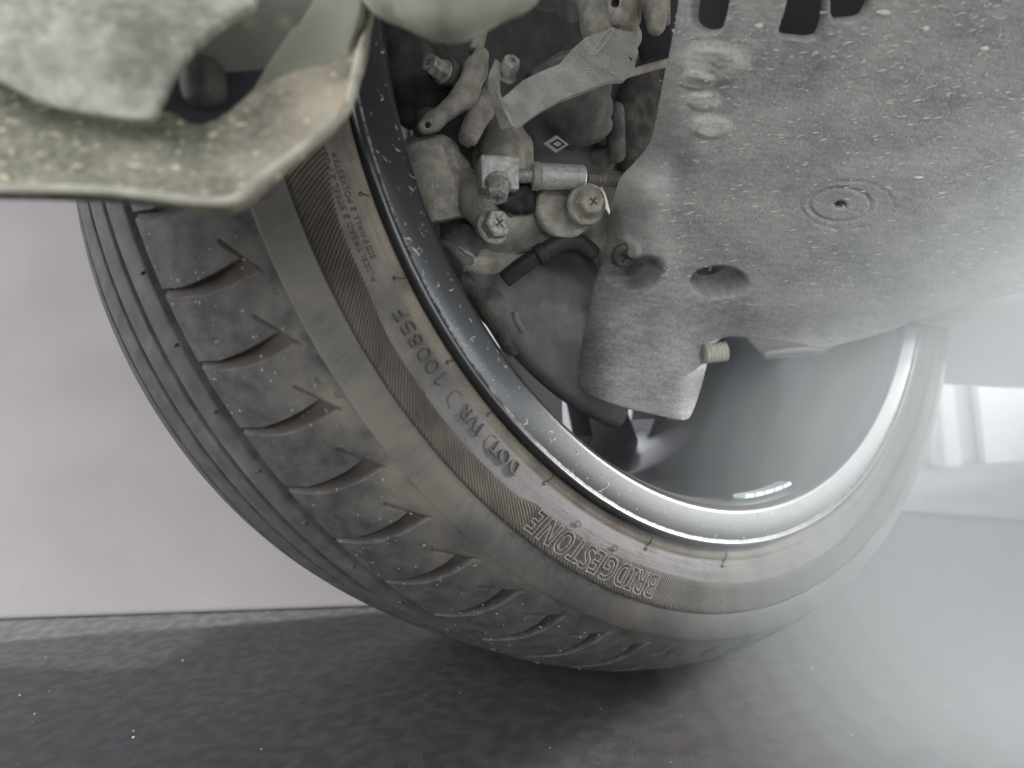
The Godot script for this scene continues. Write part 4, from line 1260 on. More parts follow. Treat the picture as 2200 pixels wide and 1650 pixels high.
# ---------------------------------------------------------------- the plastic splash shield
func shield() -> void:
	var t := thing("splash_shield", "big dusty black plastic splash shield with screw recesses, slots and a hanging flap", "splash shield", Vector3(0.0031, -0.0951, 0.0494))
	var s := Sheet.new()
	s.nu = 15; s.nv = 13
	s.net = PackedVector3Array([
		Vector3(0.0385, 0.0262, 0.1631), Vector3(0.0303, 0.0167, 0.1573), Vector3(0.0214, 0.0066, 0.1511), Vector3(0.0115, -0.0043, 0.1441), Vector3(0.0005, -0.0161, 0.1363), Vector3(-0.0117, -0.0289, 0.1277), Vector3(-0.0254, -0.0428, 0.1179), Vector3(-0.0409, -0.0583, 0.1068), Vector3(-0.0563, -0.0762, 0.0961), Vector3(-0.0671, -0.0977, 0.0893), Vector3(-0.071, -0.1217, 0.0883), Vector3(-0.0731, -0.1462, 0.0887), Vector3(-0.0751, -0.1706, 0.0892),
		Vector3(0.0472, 0.0256, 0.1494), Vector3(0.0393, 0.0161, 0.1432), Vector3(0.0307, 0.0059, 0.1363), Vector3(0.0212, -0.005, 0.1286), Vector3(0.0106, -0.0169, 0.1201), Vector3(-0.0012, -0.0297, 0.1106), Vector3(-0.0144, -0.0438, 0.0999), Vector3(-0.024, -0.0616, 0.0928), Vector3(-0.0307, -0.0819, 0.0887), Vector3(-0.0324, -0.1044, 0.0893), Vector3(-0.0316, -0.1272, 0.0922), Vector3(-0.0306, -0.1495, 0.0952), Vector3(-0.0325, -0.1714, 0.0956),
		Vector3(0.0559, 0.0251, 0.1357), Vector3(0.0483, 0.0155, 0.1289), Vector3(0.04, 0.0052, 0.1214), Vector3(0.0309, -0.0058, 0.1131), Vector3(0.0208, -0.0176, 0.1038), Vector3(0.0097, -0.0307, 0.0938), Vector3(0.0259, -0.0608, 0.1138), Vector3(0.0147, -0.0749, 0.1036), Vector3(-0.0002, -0.0897, 0.0898), Vector3(-0.0112, -0.108, 0.0803), Vector3(-0.0155, -0.1291, 0.0781), Vector3(-0.0173, -0.1509, 0.0785), Vector3(-0.0192, -0.1727, 0.0789),
		Vector3(0.0761, 0.0099, 0.1371), Vector3(0.0705, -0.0002, 0.1317), Vector3(0.0665, -0.013, 0.1285), Vector3(0.0633, -0.0272, 0.1265), Vector3(0.0578, -0.0399, 0.1216), Vector3(0.0498, -0.0519, 0.1136), Vector3(0.0382, -0.0632, 0.1013), Vector3(0.0247, -0.0757, 0.0868), Vector3(0.0101, -0.0905, 0.0714), Vector3(-0.001, -0.1088, 0.0605), Vector3(-0.0057, -0.1301, 0.0576), Vector3(-0.0075, -0.1521, 0.058), Vector3(-0.0094, -0.1741, 0.0584),
		Vector3(0.1004, -0.0124, 0.1487), Vector3(0.0937, -0.0189, 0.1407), Vector3(0.0864, -0.026, 0.1319), Vector3(0.0783, -0.034, 0.1222), Vector3(0.0692, -0.0428, 0.1113), Vector3(0.0591, -0.0527, 0.0992), Vector3(0.0477, -0.0639, 0.0855), Vector3(0.0348, -0.0766, 0.0699), Vector3(0.0199, -0.0911, 0.0521), Vector3(0.0028, -0.108, 0.0314), Vector3(-0.0167, -0.1278, 0.0081), Vector3(-0.0217, -0.1521, 0.0047), Vector3(-0.0238, -0.1769, 0.0051),
		Vector3(0.1074, -0.0127, 0.1374), Vector3(0.1011, -0.0193, 0.1289), Vector3(0.0941, -0.0265, 0.1194), Vector3(0.0864, -0.0345, 0.109), Vector3(0.0778, -0.0434, 0.0973), Vector3(0.0682, -0.0534, 0.0843), Vector3(0.0573, -0.0646, 0.0696), Vector3(0.045, -0.0774, 0.0528), Vector3(0.0308, -0.0921, 0.0337), Vector3(0.0144, -0.1091, 0.0115), Vector3(-0.0048, -0.129, -0.0146), Vector3(-0.0106, -0.1535, -0.0196), Vector3(-0.0127, -0.1786, -0.0192),
		Vector3(0.1146, -0.0131, 0.126), Vector3(0.1085, -0.0197, 0.1169), Vector3(0.1019, -0.027, 0.1068), Vector3(0.0946, -0.035, 0.0956), Vector3(0.0864, -0.044, 0.0832), Vector3(0.0773, -0.0541, 0.0692), Vector3(0.067, -0.0654, 0.0535), Vector3(0.0552, -0.0783, 0.0356), Vector3(0.0417, -0.0931, 0.0151), Vector3(0.0261, -0.1102, -0.0087), Vector3(0.0078, -0.1303, -0.0366), Vector3(0.0022, -0.155, -0.0421), Vector3(0.0001, -0.1802, -0.0416),
		Vector3(0.1217, -0.0135, 0.1146), Vector3(0.116, -0.0202, 0.1048), Vector3(0.1098, -0.0275, 0.0941), Vector3(0.1028, -0.0356, 0.0822), Vector3(0.0951, -0.0446, 0.069), Vector3(0.0865, -0.0547, 0.0541), Vector3(0.0767, -0.0662, 0.0373), Vector3(0.0656, -0.0792, 0.0183), Vector3(0.0528, -0.0941, -0.0037), Vector3(0.038, -0.1114, -0.0291), Vector3(0.0206, -0.1317, -0.0589), Vector3(0.0152, -0.1565, -0.0647), Vector3(0.0131, -0.1819, -0.0643),
		Vector3(0.1289, -0.0139, 0.1031), Vector3(0.1236, -0.0206, 0.0927), Vector3(0.1177, -0.028, 0.0813), Vector3(0.1111, -0.0361, 0.0687), Vector3(0.1039, -0.0452, 0.0546), Vector3(0.0957, -0.0554, 0.0389), Vector3(0.0865, -0.0669, 0.021), Vector3(0.076, -0.08, 0.0007), Vector3(0.064, -0.0951, -0.0226), Vector3(0.05, -0.1126, -0.0496), Vector3(0.0335, -0.1331, -0.0814), Vector3(0.0283, -0.1581, -0.0877), Vector3(0.0262, -0.1836, -0.0872),
		Vector3(0.1361, -0.0143, 0.0915), Vector3(0.1311, -0.021, 0.0805), Vector3(0.1256, -0.0284, 0.0685), Vector3(0.1195, -0.0367, 0.0551), Vector3(0.1127, -0.0458, 0.0402), Vector3(0.105, -0.0561, 0.0235), Vector3(0.0964, -0.0677, 0.0046), Vector3(0.0865, -0.0809, -0.0169), Vector3(0.0752, -0.0961, -0.0417), Vector3(0.0621, -0.1137, -0.0704), Vector3(0.0466, -0.1345, -0.1042), Vector3(0.0416, -0.1596, -0.1108), Vector3(0.0394, -0.1853, -0.1104),
		Vector3(0.1434, -0.0147, 0.0798), Vector3(0.1387, -0.0215, 0.0683), Vector3(0.1336, -0.0289, 0.0556), Vector3(0.1279, -0.0372, 0.0414), Vector3(0.1215, -0.0464, 0.0257), Vector3(0.1144, -0.0568, 0.008), Vector3(0.1063, -0.0685, -0.012), Vector3(0.0971, -0.0818, -0.0347), Vector3(0.0866, -0.0971, -0.0609), Vector3(0.0743, -0.1149, -0.0914), Vector3(0.0598, -0.1359, -0.1272), Vector3(0.055, -0.1612, -0.1343), Vector3(0.0528, -0.187, -0.1338),
		Vector3(0.1507, -0.0151, 0.0681), Vector3(0.1464, -0.0219, 0.056), Vector3(0.1417, -0.0294, 0.0425), Vector3(0.1364, -0.0377, 0.0277), Vector3(0.1305, -0.047, 0.0111), Vector3(0.1239, -0.0575, -0.0076), Vector3(0.1164, -0.0692, -0.0287), Vector3(0.1079, -0.0827, -0.0527), Vector3(0.098, -0.0982, -0.0804), Vector3(0.0866, -0.1161, -0.1125), Vector3(0.0732, -0.1373, -0.1504), Vector3(0.0686, -0.1628, -0.158), Vector3(0.0664, -0.1887, -0.1575),
		Vector3(0.1581, -0.0155, 0.0563), Vector3(0.1541, -0.0224, 0.0435), Vector3(0.1498, -0.0299, 0.0295), Vector3(0.1449, -0.0383, 0.0138), Vector3(0.1395, -0.0476, -0.0037), Vector3(0.1334, -0.0581, -0.0233), Vector3(0.1265, -0.07, -0.0455), Vector3(0.1187, -0.0836, -0.0708), Vector3(0.1096, -0.0992, -0.1), Vector3(0.0991, -0.1174, -0.1339), Vector3(0.0867, -0.1388, -0.1739), Vector3(0.0823, -0.1644, -0.1819), Vector3(0.0801, -0.1905, -0.1815),
		Vector3(0.1655, -0.016, 0.0445), Vector3(0.1619, -0.0228, 0.0311), Vector3(0.1579, -0.0304, 0.0163), Vector3(0.1535, -0.0389, -0.0002), Vector3(0.1485, -0.0483, -0.0185), Vector3(0.143, -0.0588, -0.0391), Vector3(0.1367, -0.0708, -0.0625), Vector3(0.1296, -0.0845, -0.0891), Vector3(0.1213, -0.1002, -0.1198), Vector3(0.1117, -0.1186, -0.1555), Vector3(0.1003, -0.1402, -0.1977), Vector3(0.0961, -0.166, -0.2062), Vector3(0.0939, -0.1923, -0.2057),
		Vector3(0.1729, -0.0164, 0.0325), Vector3(0.1697, -0.0233, 0.0185), Vector3(0.1661, -0.0309, 0.003), Vector3(0.1621, -0.0394, -0.0142), Vector3(0.1577, -0.0489, -0.0334), Vector3(0.1527, -0.0595, -0.0551), Vector3(0.147, -0.0716, -0.0796), Vector3(0.1405, -0.0854, -0.1075), Vector3(0.1331, -0.1013, -0.1398), Vector3(0.1244, -0.1198, -0.1774), Vector3(0.1141, -0.1417, -0.2218), Vector3(0.1102, -0.1677, -0.2307), Vector3(0.1079, -0.194, -0.2302),
	])
	var outline := rounded([Vector2(0.2148, 0.0377), Vector2(0.209, 0.1321), Vector2(0.2, 0.2009), Vector2(0.191, 0.2547), Vector2(0.182, 0.3038), Vector2(0.1697, 0.3896), Vector2(0.1566, 0.4302), Vector2(0.1352, 0.4575), Vector2(0.109, 0.4887), Vector2(0.1025, 0.5094), Vector2(0.082, 0.5887), Vector2(0.0713, 0.6698), Vector2(0.0598, 0.7113), Vector2(0.0533, 0.7623), Vector2(0.0451, 0.8311), Vector2(0.0369, 0.8774), Vector2(0.0369, 0.9038), Vector2(0.0443, 0.9226), Vector2(0.0566, 0.934), Vector2(0.1041, 0.9509), Vector2(0.1934, 0.9726), Vector2(0.218, 0.9792), Vector2(0.2295, 0.9764), Vector2(0.2361, 0.966), Vector2(0.25, 0.9274), Vector2(0.2623, 0.8717), Vector2(0.268, 0.8481), Vector2(0.277, 0.8274), Vector2(0.2918, 0.817), Vector2(0.3131, 0.8142), Vector2(0.3721, 0.8245), Vector2(0.432, 0.833), Vector2(0.459, 0.8406), Vector2(0.4713, 0.8406), Vector2(0.4918, 0.834), Vector2(0.5631, 0.8123), Vector2(0.641, 0.7774), Vector2(0.7303, 0.7472), Vector2(0.8197, 0.7264), Vector2(0.8689, 0.7123), Vector2(0.9877, 0.6981), Vector2(0.9877, 0.0094), Vector2(0.2148, 0.0094)], 1)
	var holes := [rounded([Vector2(0.2279, 0.166), Vector2(0.2352, 0.1038), Vector2(0.3057, 0.1038), Vector2(0.3041, 0.1321), Vector2(0.2918, 0.1802), Vector2(0.2828, 0.2019), Vector2(0.2533, 0.1972), Vector2(0.2328, 0.1802)], 1), rounded([Vector2(0.3861, 0.2009), Vector2(0.4025, 0.1462), Vector2(0.4082, 0.1038), Vector2(0.4738, 0.1038), Vector2(0.4705, 0.1528), Vector2(0.4648, 0.1934), Vector2(0.4525, 0.216), Vector2(0.3967, 0.2094)], 1), rounded([Vector2(0.4803, 0.1038), Vector2(0.4803, 0.1764), Vector2(0.4975, 0.1783), Vector2(0.5328, 0.1736), Vector2(0.5426, 0.1594), Vector2(0.5508, 0.1368), Vector2(0.5484, 0.1038)], 1)]
	var k := Vector2(1220, 1060)
	var d1 := Vector2(0.1328, 0.6774)
	var d2 := Vector2(0.2828, 0.7038)
	var ring := Vector2(0.4967, 0.5472)
	var dents := [[Vector2(0.2705, 0.2594), 0.10, 0.0022], [Vector2(0.2434, 0.2943), 0.05, 0.0016], [Vector2(0.2557, 0.3368), 0.05, 0.0016], [Vector2(0.2664, 0.3887), 0.06, 0.0018]]
	var bump := func(u: float, v: float) -> float:
		var h := 0.0
		var q := Vector2(u, v)
		var p1 := (q - d1) * k / Vector2(70, 46)
		h -= 0.0095 * (1.0 - smoothstep(0.72, 1.0, p1.length())) * smoothstep(-0.5, 0.5, p1.y + 0.3)
		var p2 := (q - d2) * k / Vector2(66, 36)
		h -= 0.0105 * (1.0 - smoothstep(0.66, 1.0, p2.length()))
		# raised screw pad
		var p3 := (q - Vector2(0.1148, 0.6415)) * k / Vector2(40, 40)
		h += 0.0016 * (1.0 - smoothstep(0.8, 1.0, p3.length()))
		# shallow ring grooves
		for g in [[Vector2(66, 36), 0.09, 0.0012], [Vector2(100, 52), 0.05, 0.0007]]:
			var e: float = ((q - ring - Vector2(0.0 if g[1] > 0.05 else 0.012, 0)) * k / g[0]).length()
			h -= g[2] * (1.0 - smoothstep(0.0, g[1], absf(e - 1.0)))
		var e0: float = ((q - ring) * k / Vector2(16, 8)).length()
		h -= 0.002 * (1.0 - smoothstep(0.7, 1.0, e0))
		for dd in dents:
			var e: float = ((q - dd[0]) * k / Vector2(dd[1] * 900, dd[1] * 500)).length()
			h += dd[2] * (1.0 - smoothstep(0.5, 1.0, e))
		return h
	var paint := func(p: Vector3, u: float, v: float) -> Color:
		var q := Vector2(u, v) * k
		var n := cloud.get_noise_2d(q.x * 0.004, q.y * 0.007)
		var n2 := grain.get_noise_2d(q.x * 0.014 + q.y * 0.004, q.y * 0.075 - q.x * 0.012)
		var n3 := grain.get_noise_2d(q.x * 0.22 + 40.0, q.y * 0.45)
		var dust := 0.50 + n * 0.34 + n2 * 0.18 + n3 * 0.24  # paleness: dust cover, with the flap's shade folded in below
		# darker inside the two recesses
		for cup in [[d1 + Vector2(8, 10) / k, Vector2(62, 38)], [d2 + Vector2(6, 4) / k, Vector2(60, 31)]]:
			dust -= 0.42 * (1.0 - smoothstep(0.75, 1.0, ((Vector2(u, v) - cup[0]) * k / cup[1]).length()))
		# the dust lies thickest on the rolled left edge and round the recesses
		dust += 0.32 * (1.0 - smoothstep(120.0, 330.0, q.x)) * (1.0 - smoothstep(560.0, 700.0, q.y))
		dust -= 0.34 * smoothstep(690.0, 860.0, q.y) * (1.0 - smoothstep(300.0, 440.0, q.x))  # flap darkened in its colour to offset the extra light it catches
		var c := mix3(Color(0.165, 0.165, 0.17), Color(0.51, 0.497, 0.455), dust)
		for dd in dents:
			var e: float = ((Vector2(u, v) - dd[0]) * k / Vector2(dd[1] * 900, dd[1] * 500)).length()
			if e < 1.1: c = mix3(c, Color(0.50, 0.48, 0.42), (1.0 - smoothstep(0.75, 1.05, e + n2 * 0.4)) * (0.6 + n2 * 0.8 + n3 * 0.3))
		if ((Vector2(u, v) - ring) * k / Vector2(12, 6)).length() < 1.0: c = Color(0.02, 0.02, 0.02)
		return c
	var panel := obj("shield_panel", sheet(s, outline, holes, 0.0013, 0.003, 0.0012, bump, paint, 0.0011), M.plastic, t)
	# what closes the slots from above
	var deep := Sheet.new()
	deep.nu = 4; deep.nv = 4
	deep.net = PackedVector3Array([
		Vector3(0.0443, 0.0474, 0.102), Vector3(0.0386, 0.0327, 0.0972), Vector3(0.0355, 0.0142, 0.0958), Vector3(0.0341, -0.006, 0.0965),
		Vector3(0.0881, 0.0103, 0.1154), Vector3(0.0811, 0.0013, 0.1066), Vector3(0.0733, -0.0085, 0.0968), Vector3(0.0647, -0.0192, 0.0859),
		Vector3(0.1032, 0.0094, 0.0914), Vector3(0.0968, 0.0003, 0.0815), Vector3(0.0897, -0.0096, 0.0705), Vector3(0.0819, -0.0204, 0.0583),
		Vector3(0.1184, 0.0084, 0.0673), Vector3(0.1127, -0.0008, 0.0563), Vector3(0.1064, -0.0107, 0.044), Vector3(0.0993, -0.0216, 0.0303),
	])
	obj("slot_backing", sheet(deep, [Vector2(0, 0), Vector2(1, 0), Vector2(1, 1), Vector2(0, 1)], [], 0.01, 0.002, 0.0005), M.slot_dark, t)
	# screws
	var n1 := s.normal(0.45, 0.4)
	var sc := s.at(0.1197, 0.6434)
	var screw := obj("screw", turned([Vector2(0, 0.0), Vector2(0.008, 0.0), Vector2(0.008, 0.0012), Vector2(0.007, 0.0022), Vector2(0.0052, 0.0026), Vector2(0.0047, 0.0020), Vector2(0, 0.0019)], sc + n1 * 0.0012, n1, 36), M.dark, t)
	for a in [0.4, 0.4 + PI / 2]:
		var b := Basis(Quaternion(Vector3.UP, n1)).rotated(n1, a)
		obj("screw_slot", rbox(Transform3D(b, sc + n1 * 0.0032), Vector3(0.0075, 0.0005, 0.0011), 0.0002), M.black, screw)
	var s2 := s.at(0.2787, 0.6868) - s.normal(d2.x, d2.y) * 0.0098
	var n2_ := s.normal(0.45, 0.4)
	var screw2 := obj("screw", turned([Vector2(0, 0.0), Vector2(0.0087, 0.0), Vector2(0.0087, 0.0012), Vector2(0.0073, 0.0024), Vector2(0, 0.0026)], s2, n2_, 36), M.dark, t)
	for a in [0.9, 0.9 + PI / 2]:
		var b := Basis(Quaternion(Vector3.UP, n2_)).rotated(n2_, a)
		obj("screw_slot", rbox(Transform3D(b, s2 + n2_ * 0.0026), Vector3(0.0085, 0.0006, 0.0014), 0.0002), M.cast, screw2)
	# dried mud flecks, all drawn out the same way by the airstream
	var o2 := PackedVector2Array(outline)
	var on_shield := func(rng) -> Array:
		var u: float = rng.randf_range(0.18, 0.95)
		var v: float = pow(rng.randf(), 1.4) * 0.75
		for h in [PackedVector2Array(holes[0]), PackedVector2Array(holes[1]), PackedVector2Array(holes[2])]:
			if Geometry2D.is_point_in_polygon(Vector2(u, v), h): return []
		if not Geometry2D.is_point_in_polygon(Vector2(u, v), o2): return []
		return [s.at(u, v) + s.normal(u, v) * (bump.call(u, v) + 0.0002), s.normal(u, v), s.at(u - 0.01, v + 0.0015) - s.at(u, v)]
	tag(obj("mud_flecks", flecks(2000, on_shield, 0.0004, 0.0042, 0.00052, 0.00025, 0.12, 9), M.fleck, t), "pale dried mud flecks", "", "", "stuff")
	var big := func(rng) -> Array:
		var spot: Array = [[Vector2(0.6295, 0.4906), 1.0], [Vector2(0.7459, 0.2292), 1.0], [Vector2(0.5656, 0.1557), 1.0], [Vector2(0.3484, 0.183), 0.6], [Vector2(0.6434, 0.1887), 0.5]].pop_at(rng.randi() % 5)
		var u: float = spot[0].x
		var v: float = spot[0].y
		return [s.at(u, v) + s.normal(u, v) * 0.0003, s.normal(u, v), s.at(u + 0.01, v + 0.001) - s.at(u, v)]
	tag(obj("mud_drops", flecks(12, big, 0.002, 0.006, 0.0016, 0.0006, 0.05, 4), M.fleck_pale, t), "larger cream mud drops", "", "", "stuff")

	# panel behind and the bits at its corner
	var up := thing("floor_panel", "smooth grey floor panel behind the splash shield at the right, ending in a sharp lower edge", "floor panel", Vector3(-0.0476, -0.1249, -0.3574))
	var su := Sheet.new()
	su.nu = 7; su.nv = 9
	su.net = PackedVector3Array([
		Vector3(-0.0065, -0.0721, -0.058), Vector3(-0.0074, -0.0834, -0.0578), Vector3(-0.0084, -0.0947, -0.0576), Vector3(-0.0246, -0.102, -0.0831), Vector3(-0.0625, -0.1063, -0.145), Vector3(-0.1154, -0.112, -0.2312), Vector3(-0.181, -0.1215, -0.3379), Vector3(-0.258, -0.1368, -0.4625), Vector3(-0.3457, -0.1595, -0.6035),
		Vector3(0.0123, -0.0729, -0.0995), Vector3(0.0113, -0.0844, -0.0993), Vector3(0.0103, -0.0959, -0.0991), Vector3(-0.0043, -0.1036, -0.1269), Vector3(-0.0385, -0.1085, -0.1942), Vector3(-0.0862, -0.115, -0.2881), Vector3(-0.1454, -0.1255, -0.4042), Vector3(-0.2149, -0.1419, -0.5399), Vector3(-0.2941, -0.1658, -0.6934),
		Vector3(0.032, -0.0737, -0.1423), Vector3(0.031, -0.0854, -0.1421), Vector3(0.03, -0.0972, -0.1419), Vector3(0.0168, -0.1053, -0.1719), Vector3(-0.0136, -0.1109, -0.2447), Vector3(-0.0561, -0.1182, -0.3463), Vector3(-0.1089, -0.1296, -0.4719), Vector3(-0.1709, -0.147, -0.6186), Vector3(-0.2415, -0.1721, -0.7846),
		Vector3(0.0525, -0.0746, -0.1865), Vector3(0.0515, -0.0866, -0.1862), Vector3(0.0505, -0.0986, -0.186), Vector3(0.0389, -0.1071, -0.2183), Vector3(0.0121, -0.1133, -0.2966), Vector3(-0.0251, -0.1214, -0.4058), Vector3(-0.0715, -0.1338, -0.5408), Vector3(-0.1259, -0.1523, -0.6986), Vector3(-0.1881, -0.1785, -0.8772),
		Vector3(0.074, -0.0757, -0.2319), Vector3(0.073, -0.0879, -0.2317), Vector3(0.0719, -0.1001, -0.2315), Vector3(0.0619, -0.109, -0.2661), Vector3(0.0388, -0.1158, -0.3498), Vector3(0.0067, -0.1247, -0.4667), Vector3(-0.0331, -0.138, -0.6112), Vector3(-0.0801, -0.1576, -0.78), Vector3(-0.1337, -0.1851, -0.9711),
		Vector3(0.0964, -0.0768, -0.2787), Vector3(0.0953, -0.0892, -0.2785), Vector3(0.0943, -0.1017, -0.2783), Vector3(0.0857, -0.111, -0.3151), Vector3(0.0664, -0.1185, -0.4044), Vector3(0.0395, -0.1282, -0.5289), Vector3(0.0061, -0.1424, -0.6828), Vector3(-0.0333, -0.1631, -0.8627), Vector3(-0.0784, -0.1917, -1.0663),
		Vector3(0.1197, -0.078, -0.3269), Vector3(0.1186, -0.0907, -0.3266), Vector3(0.1175, -0.1034, -0.3264), Vector3(0.1105, -0.1131, -0.3655), Vector3(0.0949, -0.1212, -0.4602), Vector3(0.0732, -0.1317, -0.5924), Vector3(0.0462, -0.1469, -0.7558), Vector3(0.0143, -0.1686, -0.9467), Vector3(-0.0223, -0.1985, -1.1628),
	])
	var paint_u := func(p: Vector3, u: float, v: float) -> Color:
		var n := cloud.get_noise_2d(u * 3.0, v * 40.0) * 0.4 + grain.get_noise_2d(u * 30.0, v * 120.0) * 0.3
		return mix3(Color(0.50, 0.505, 0.50), Color(0.62, 0.62, 0.605), 0.5 + n)
	obj("panel_sheet", sheet(su, [Vector2(0.05, 0.6), Vector2(0.125, 0.7167), Vector2(0.2, 0.8), Vector2(0.2562, 0.8667), Vector2(0.2812, 0.8967), Vector2(0.325, 0.8867), Vector2(0.3875, 0.88), Vector2(0.475, 0.8933), Vector2(0.5625, 0.9067), Vector2(0.6813, 0.9133), Vector2(0.6813, 0.1), Vector2(0.625, 0.1333), Vector2(0.4875, 0.2333), Vector2(0.35, 0.35), Vector2(0.225, 0.4667)], [], 0.006, 0.003, 0.001, null, paint_u, 0.006), M.plastic, up)
	var wt := thing("pale_bracket", "small cream coloured bracket tucked under the corner of the splash shield", "bracket", Vector3(-0.0697, -0.1204, -0.148))
	var wb := Sheet.new()
	wb.nu = 4; wb.nv = 4
	wb.net = PackedVector3Array([
		Vector3(-0.0821, -0.1007, -0.1066), Vector3(-0.0885, -0.1108, -0.1143), Vector3(-0.095, -0.1212, -0.1219), Vector3(-0.1014, -0.1321, -0.1296),
		Vector3(-0.0676, -0.1023, -0.1279), Vector3(-0.0737, -0.1124, -0.136), Vector3(-0.0799, -0.1229, -0.144), Vector3(-0.0861, -0.1338, -0.1521),
		Vector3(-0.053, -0.104, -0.1493), Vector3(-0.0589, -0.1141, -0.1577), Vector3(-0.0648, -0.1246, -0.1661), Vector3(-0.0708, -0.1355, -0.1746),
		Vector3(-0.0385, -0.1056, -0.1706), Vector3(-0.0441, -0.1157, -0.1794), Vector3(-0.0497, -0.1263, -0.1882), Vector3(-0.0554, -0.1372, -0.197),
	])
	obj("bracket_plate", sheet(wb, [Vector2(0.0476, 0.1111), Vector2(0.1, 0.3111), Vector2(0.2714, 0.8), Vector2(0.5238, 0.7444), Vector2(0.819, 0.6778), Vector2(0.9524, 0.5), Vector2(0.9048, 0.0556)], [], 0.004, 0.004, 0.0008), mat(lin(0.50, 0.48, 0.42), 0.7), wt)
	obj("bracket_fold", tube([Vector3(-0.0777, -0.1234, -0.1278), Vector3(-0.0648, -0.1218, -0.1464), Vector3(-0.0528, -0.1215, -0.1691)], 0.0022, 14, 10), mat(lin(0.62, 0.60, 0.53), 0.6), wt)
	var stud := thing("threaded_stud", "short cream threaded stud sticking out beside the hanging flap", "stud", Vector3(-0.0135, -0.1321, 0.0166))
	obj("stud_thread", tube([Vector3(-0.0127, -0.1331, 0.0295), Vector3(-0.0054, -0.1326, 0.0189)], 0.005, 24, 20, -1.0, 0.0009, 7), mat(lin(0.46, 0.44, 0.37), 0.6), stud)


